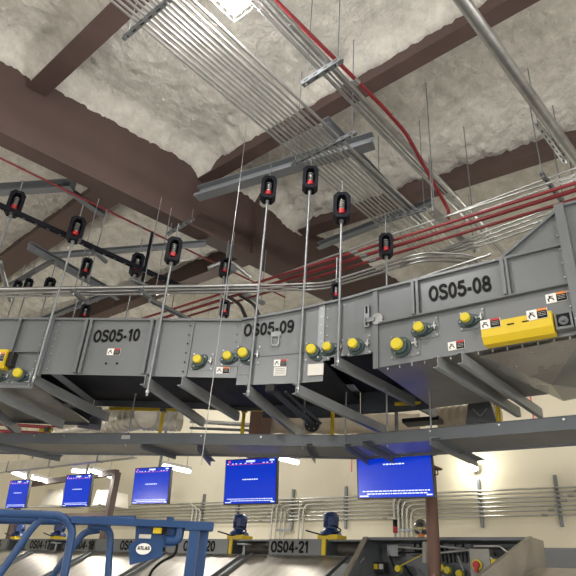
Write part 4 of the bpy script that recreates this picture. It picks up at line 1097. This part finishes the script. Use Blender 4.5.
# stainless cap at bottom right
y0, y1 = op(600, 560).y, yRr-.03
t = thing('stainless_hood', 'sloped stainless hood at the bottom right corner with a bolt', 'hood', opt((y0+y1)/2, -1.7, .3))
zz = op(550, 570).z
mb = MB(); mb.hexa([opt(y0-1, zz-.3, 1.0), opt(y1, zz-.3, 1.0), opt(y1, zz, -.0), opt(y0-1, zz, .0), opt(y0-1, zz-.28, 1.0), opt(y1, zz-.28, 1.0), opt(y1, zz+.02, -.0), opt(y0-1, zz+.02, .0)]); mb.build('hood_top', 'steel', t)
mb = MB(); ybox(mb, y0-1, y1, -1.7, zz-.3, .9, 1.0); mb.build('hood_front', 'steel', t)
c = op(532, 561, .3)
# stack light and beacon
c = op(395.5, 538, .0); t = thing('stack_light', 'slim signal lamp with a red band standing on the equipment bay', 'signal lamp', P3(c.x, c.y, zt4+.02))
MB().tube([P3(c.x, c.y, zt4+.02), P3(c.x, c.y, zt4+.07)], .012, 8).build('stem', 'galvd', t)
MB().tube([P3(c.x, c.y, zt4+.065), P3(c.x, c.y, zt4+.13)], .026, 14).build('red_lens', 'redl', t)
MB().tube([P3(c.x, c.y, zt4+.13), P3(c.x, c.y, zt4+.205)], .026, 14).build('black_top', 'ink', t)
c = op(421.5, 538, .0); t = thing('warning_beacon', 'dark round dome beacon with a yellow stripe beside the brown column', 'beacon', P3(c.x, c.y, zt4+.02))
zb_ = zt4+.02
MB().tube([P3(c.x, c.y, zb_), P3(c.x, c.y, zb_+.035)], .035, 14).build('base', 'orange', t)
rs = [.06, .078, .084, .08, .066, .04, .008]; hs = [.03, .05, .08, .12, .155, .18, .19]
MB().tube([P3(c.x, c.y, zb_+h) for h in hs], .08, 22, True, rs).build('dome', 'glass', t)
MB().tube([P3(c.x, c.y, zb_+.078), P3(c.x, c.y, zb_+.088)], .0865, 22).build('yellow_stripe', 'cap', t)

# ------------------------------------------------------------------ blue scissor lift in the foreground
def near(px, py, r=2.75):
    d = ray(px, py); k = r/math.hypot(d.x, d.y); return d*k
t = thing('scissor_lift', 'blue scissor lift with tubular rails and a logo plate, bottom left foreground', 'scissor lift', P3(near(110, 560).x, near(110, 560).y, -1.7))
def lt(name, pxs, r, rad=.1, m='blue', R=None):
    P = [near(*q[:2], *(q[2:] or (2.75,))) for q in pxs]
    return MB().tube(bend(P, rad, 7), r, 12).build(name, m, t)
lt('guard_rail_loop', [(-60, 511), (62, 515.5), (73, 528), (52, 640)], .0165, .12)
lt('brace_tube', [(44, 516), (32, 528), (-14, 594)], .0145, .1)
lt('brace_tube', [(100, 530, 2.85), (84, 532, 2.85), (28, 610, 2.85)], .014, .1)
lt('rear_rail', [(-60, 518, 2.9), (70, 521, 2.9), (135, 520, 2.8)], .018, .1)
lt('post_tube', [(88, 525, 2.8), (111, 528, 2.8), (104, 640, 2.8)], .0145, .12)
a = near(72, 520); b = near(213, 526)
MB().bar(a, b, .045, .027).build('top_bar', 'blue', t)
d = (b-a).normalized(); nrm = V((0, 0, 1)).cross(d).normalized(); nrm = -nrm if nrm.dot(a) > 0 else nrm
# logo plate
pl = [near(136, 523), near(166, 524), near(177, 525), near(175, 546), near(163, 547), near(162, 557), near(129.5, 565), near(129, 545), near(135, 541)]
MBp = MB().prism(pl, -nrm*.006).build('logo_plate', 'blue', t)
c = near(143.5, 549)+nrm*.006
u = V((0, 0, 1))
mb = MB(); mb.prism([c+d*.031*math.cos(k*math.pi/12)+u*.022*math.sin(k*math.pi/12) for k in range(24)], nrm*.003); ov = mb.build('logo_oval', 'white', MBp)
text('ATLAS', .014, 'logo_text', 'ink', ov, c+nrm*.004+u*.003, d if d.dot(CR) > 0 else -d, u, depth=.001, bold=.01)
MB().box(near(145, 536.5)+nrm*.006, .05, .003, .016, d, nrm, u).build('slot_cover', 'plate', MBp)
mb = MB(); cc = near(159, 531)+nrm*.012; mb.box(cc, .05, .012, .022, d, nrm, u); mb.build('yellow_tag', 'yellow', MBp)
MB().box(near(164, 531)+nrm*.014, .02, .014, .03, d, nrm, u).build('tag_clip', 'ink', MBp)
# arm and mast
lt('control_arm', [(166, 540), (178, 541), (180, 528)], .02, .05)
MB().tube(bend([near(179, 525), near(176, 555), near(162, 561), near(152, 570), near(148, 580)], .03), .006, 6).build('cable', 'ink', t)
for (x0, x1, dr, tp) in ((190, 199.5, 0, 528), (200, 209, .04, 528)):
    a = near(x0, tp, 2.75+dr); b = near(x1, tp, 2.75+dr); w = (b-a).length
    c0 = (a+b)/2
    zlow = -.75
    MB().box(P3(c0.x, c0.y, (c0.z+zlow)/2), w*.95, .05, c0.z-zlow, d, nrm, u).build('mast_profile', 'blue', t)
MB().box(near(199, 527)+u*.0, .12, .06, .03, d, nrm, u).build('mast_head', 'blue', t)
MB().box(near(170, 521), .03, .03, .03, d, nrm, u).build('top_knob', 'blue', t)
# body below the frame: deck, scissor pack, chassis, wheels
cA = near(-60, 640); cB = near(200, 640); dx = V((cB.x-cA.x, cB.y-cA.y, 0)).normalized(); ny = V((dx.y, -dx.x, 0)); ny = ny if ny.dot(V((cA.x, cA.y, 0))) > 0 else -ny
mid = V(((cA.x+cB.x)/2, (cA.y+cB.y)/2, 0))+ny*.3
MB().box(P3(mid.x, mid.y, -.75), 1.7, .75, .08, dx, ny).build('platform_deck', 'blue', t)
mb = MB()
for k in range(2):
    for sgy in (-.28, .28):
        z0 = -1.3+k*.27; c = P3(mid.x, mid.y, z0)+ny*sgy
        mb.bar(c-dx*.7, c+dx*.7+u*.24, .03, .06); mb.bar(c+dx*.7, c-dx*.7+u*.24, .03, .06)
mb.each('scissor_arm', 'greyd', t)
MB().box(P3(mid.x, mid.y, -1.45), 1.75, .75, .22, dx, ny).build('chassis', 'blue', t)
for sx in (-.65, .65):
    for sy in (-.4, .33):
        c = P3(mid.x, mid.y, -1.54)+dx*sx+ny*sy; MB().tube([c, c+ny*.08], .155, 22).build('wheel', 'black', t)
for px in (52, 104):
    a = near(px, 640); MB().tube([a, P3(a.x, a.y, -.72)], .022, 10).build('rail_post', 'blue', t)

# ------------------------------------------------------------------ lamps of the hall and added low fill lights
def highbay(P, energy, label, cage=True):
    t = thing('caged_lamp', label, 'lamp', P, 'caged high bay lamps')
    MB().box(P+V((0, 0, .06)), .34, .26, .08).build('lamp_body', 'white', t)
    MB().box(P+V((0, 0, .005)), .28, .2, .03).build('lamp_lens', 'led', t)
    mb = MB(); z = P.z-.07
    for k in range(5):
        x = P.x-.17+.085*k; mb.tube([P3(x, P.y-.14, P.z+.03), P3(x, P.y-.12, z), P3(x, P.y+.12, z), P3(x, P.y+.14, P.z+.03)], .004, 5)
    for k in range(3):
        y = P.y-.12+.12*k; mb.tube([P3(P.x-.19, y, P.z+.03), P3(P.x-.17, y, z), P3(P.x+.17, y, z), P3(P.x+.19, y, P.z+.03)], .004, 5)
    mb.build('wire_cage', 'galv', t)
    MB().tube([P+V((0, 0, .1)), P3(P.x, P.y, foam_z(P.x, P.y)+.03)], .008, 6).build('hanging_rod', 'galvd', t)
    L = bpy.data.lights.new('highbay', 'POINT'); L.energy = energy; L.shadow_soft_size = .12; L.color = (1, .96, .9)
    o = bpy.data.objects.new('highbay_light', L); COL.objects.link(o); o.location = P+V((0, 0, EYE-.12))
P = az_(231, -3, 4.75); highbay(P, 130, 'lit caged lamp at the very top centre, beside the wide conduit bundle')
for i, (x, y, z, e) in enumerate(((-2.4, 2.0, 3.6, 170), (.6, -2.4, 3.6, 170), (4.2, -2.0, 3.6, 110), (-1.5, 7.5, 3.4, 110), (6.6, 9.5, 4.2, 90), (7.3, 1.5, 4.4, 22))):
    highbay(P3(x, y, z), e, 'lit caged lamp out of the frame')
for i, (x, y, z) in enumerate(((1.2, -2.8, .9), (-2.2, 1.2, .9), (-1.6, 5.6, .9), (4.6, -2.9, 1.0), (.2, 10.5, .9))):  # added unseen fill lamps, brightening the cross channels and undersides from below
    t = thing('strip_light', 'added low fill light outside the frame', 'lamp', P3(x, y, z), 'added low fill lights outside the frame')
    MB().bar(P3(x-.6, y, z+.06), P3(x+.6, y, z+.06), .09, .05).build('lamp_body', 'white', t)
    MB().tube([P3(x-.6, y, z), P3(x+.6, y, z)], .028, 10).build('lamp_tube', 'tube', t)
    for k in (-.5, .5): MB().tube([P3(x+k, y, z+.08), P3(x+k, y, foam_z(x+k, y)+.03)], .004, 5).build('suspension_wire', 'galvd', t)
    L = bpy.data.lights.new('strip', 'POINT'); L.shadow_soft_size = .12; L.energy = 105; L.color = (1, .95, .86)
    o = bpy.data.objects.new('added_low_fill', L); COL.objects.link(o); o.location = P3(x, y, z-.08+EYE)
# world: faint interior ambience
w = bpy.data.worlds.new('World'); SC.world = w; w.use_nodes = True
w.node_tree.nodes['Background'].inputs[0].default_value = (.5, .5, .52, 1); w.node_tree.nodes['Background'].inputs[1].default_value = .1

# ------------------------------------------------------------------ camera
cam = bpy.data.cameras.new('camera'); co = bpy.data.objects.new('camera', cam); COL.objects.link(co)
cam.sensor_width = 36; cam.lens = 36*F/576; cam.clip_start = .05; cam.clip_end = 100
from mathutils import Matrix
mm = Matrix((CR, CU, -FW)).transposed().to_4x4(); mm.translation = V((0, 0, EYE)); co.matrix_world = mm
SC.camera = co
SC.view_settings.view_transform = 'Standard'; SC.view_settings.look = 'None'; SC.view_settings.exposure = .70; SC.view_settings.gamma = 1
SC.view_settings.use_curve_mapping = False
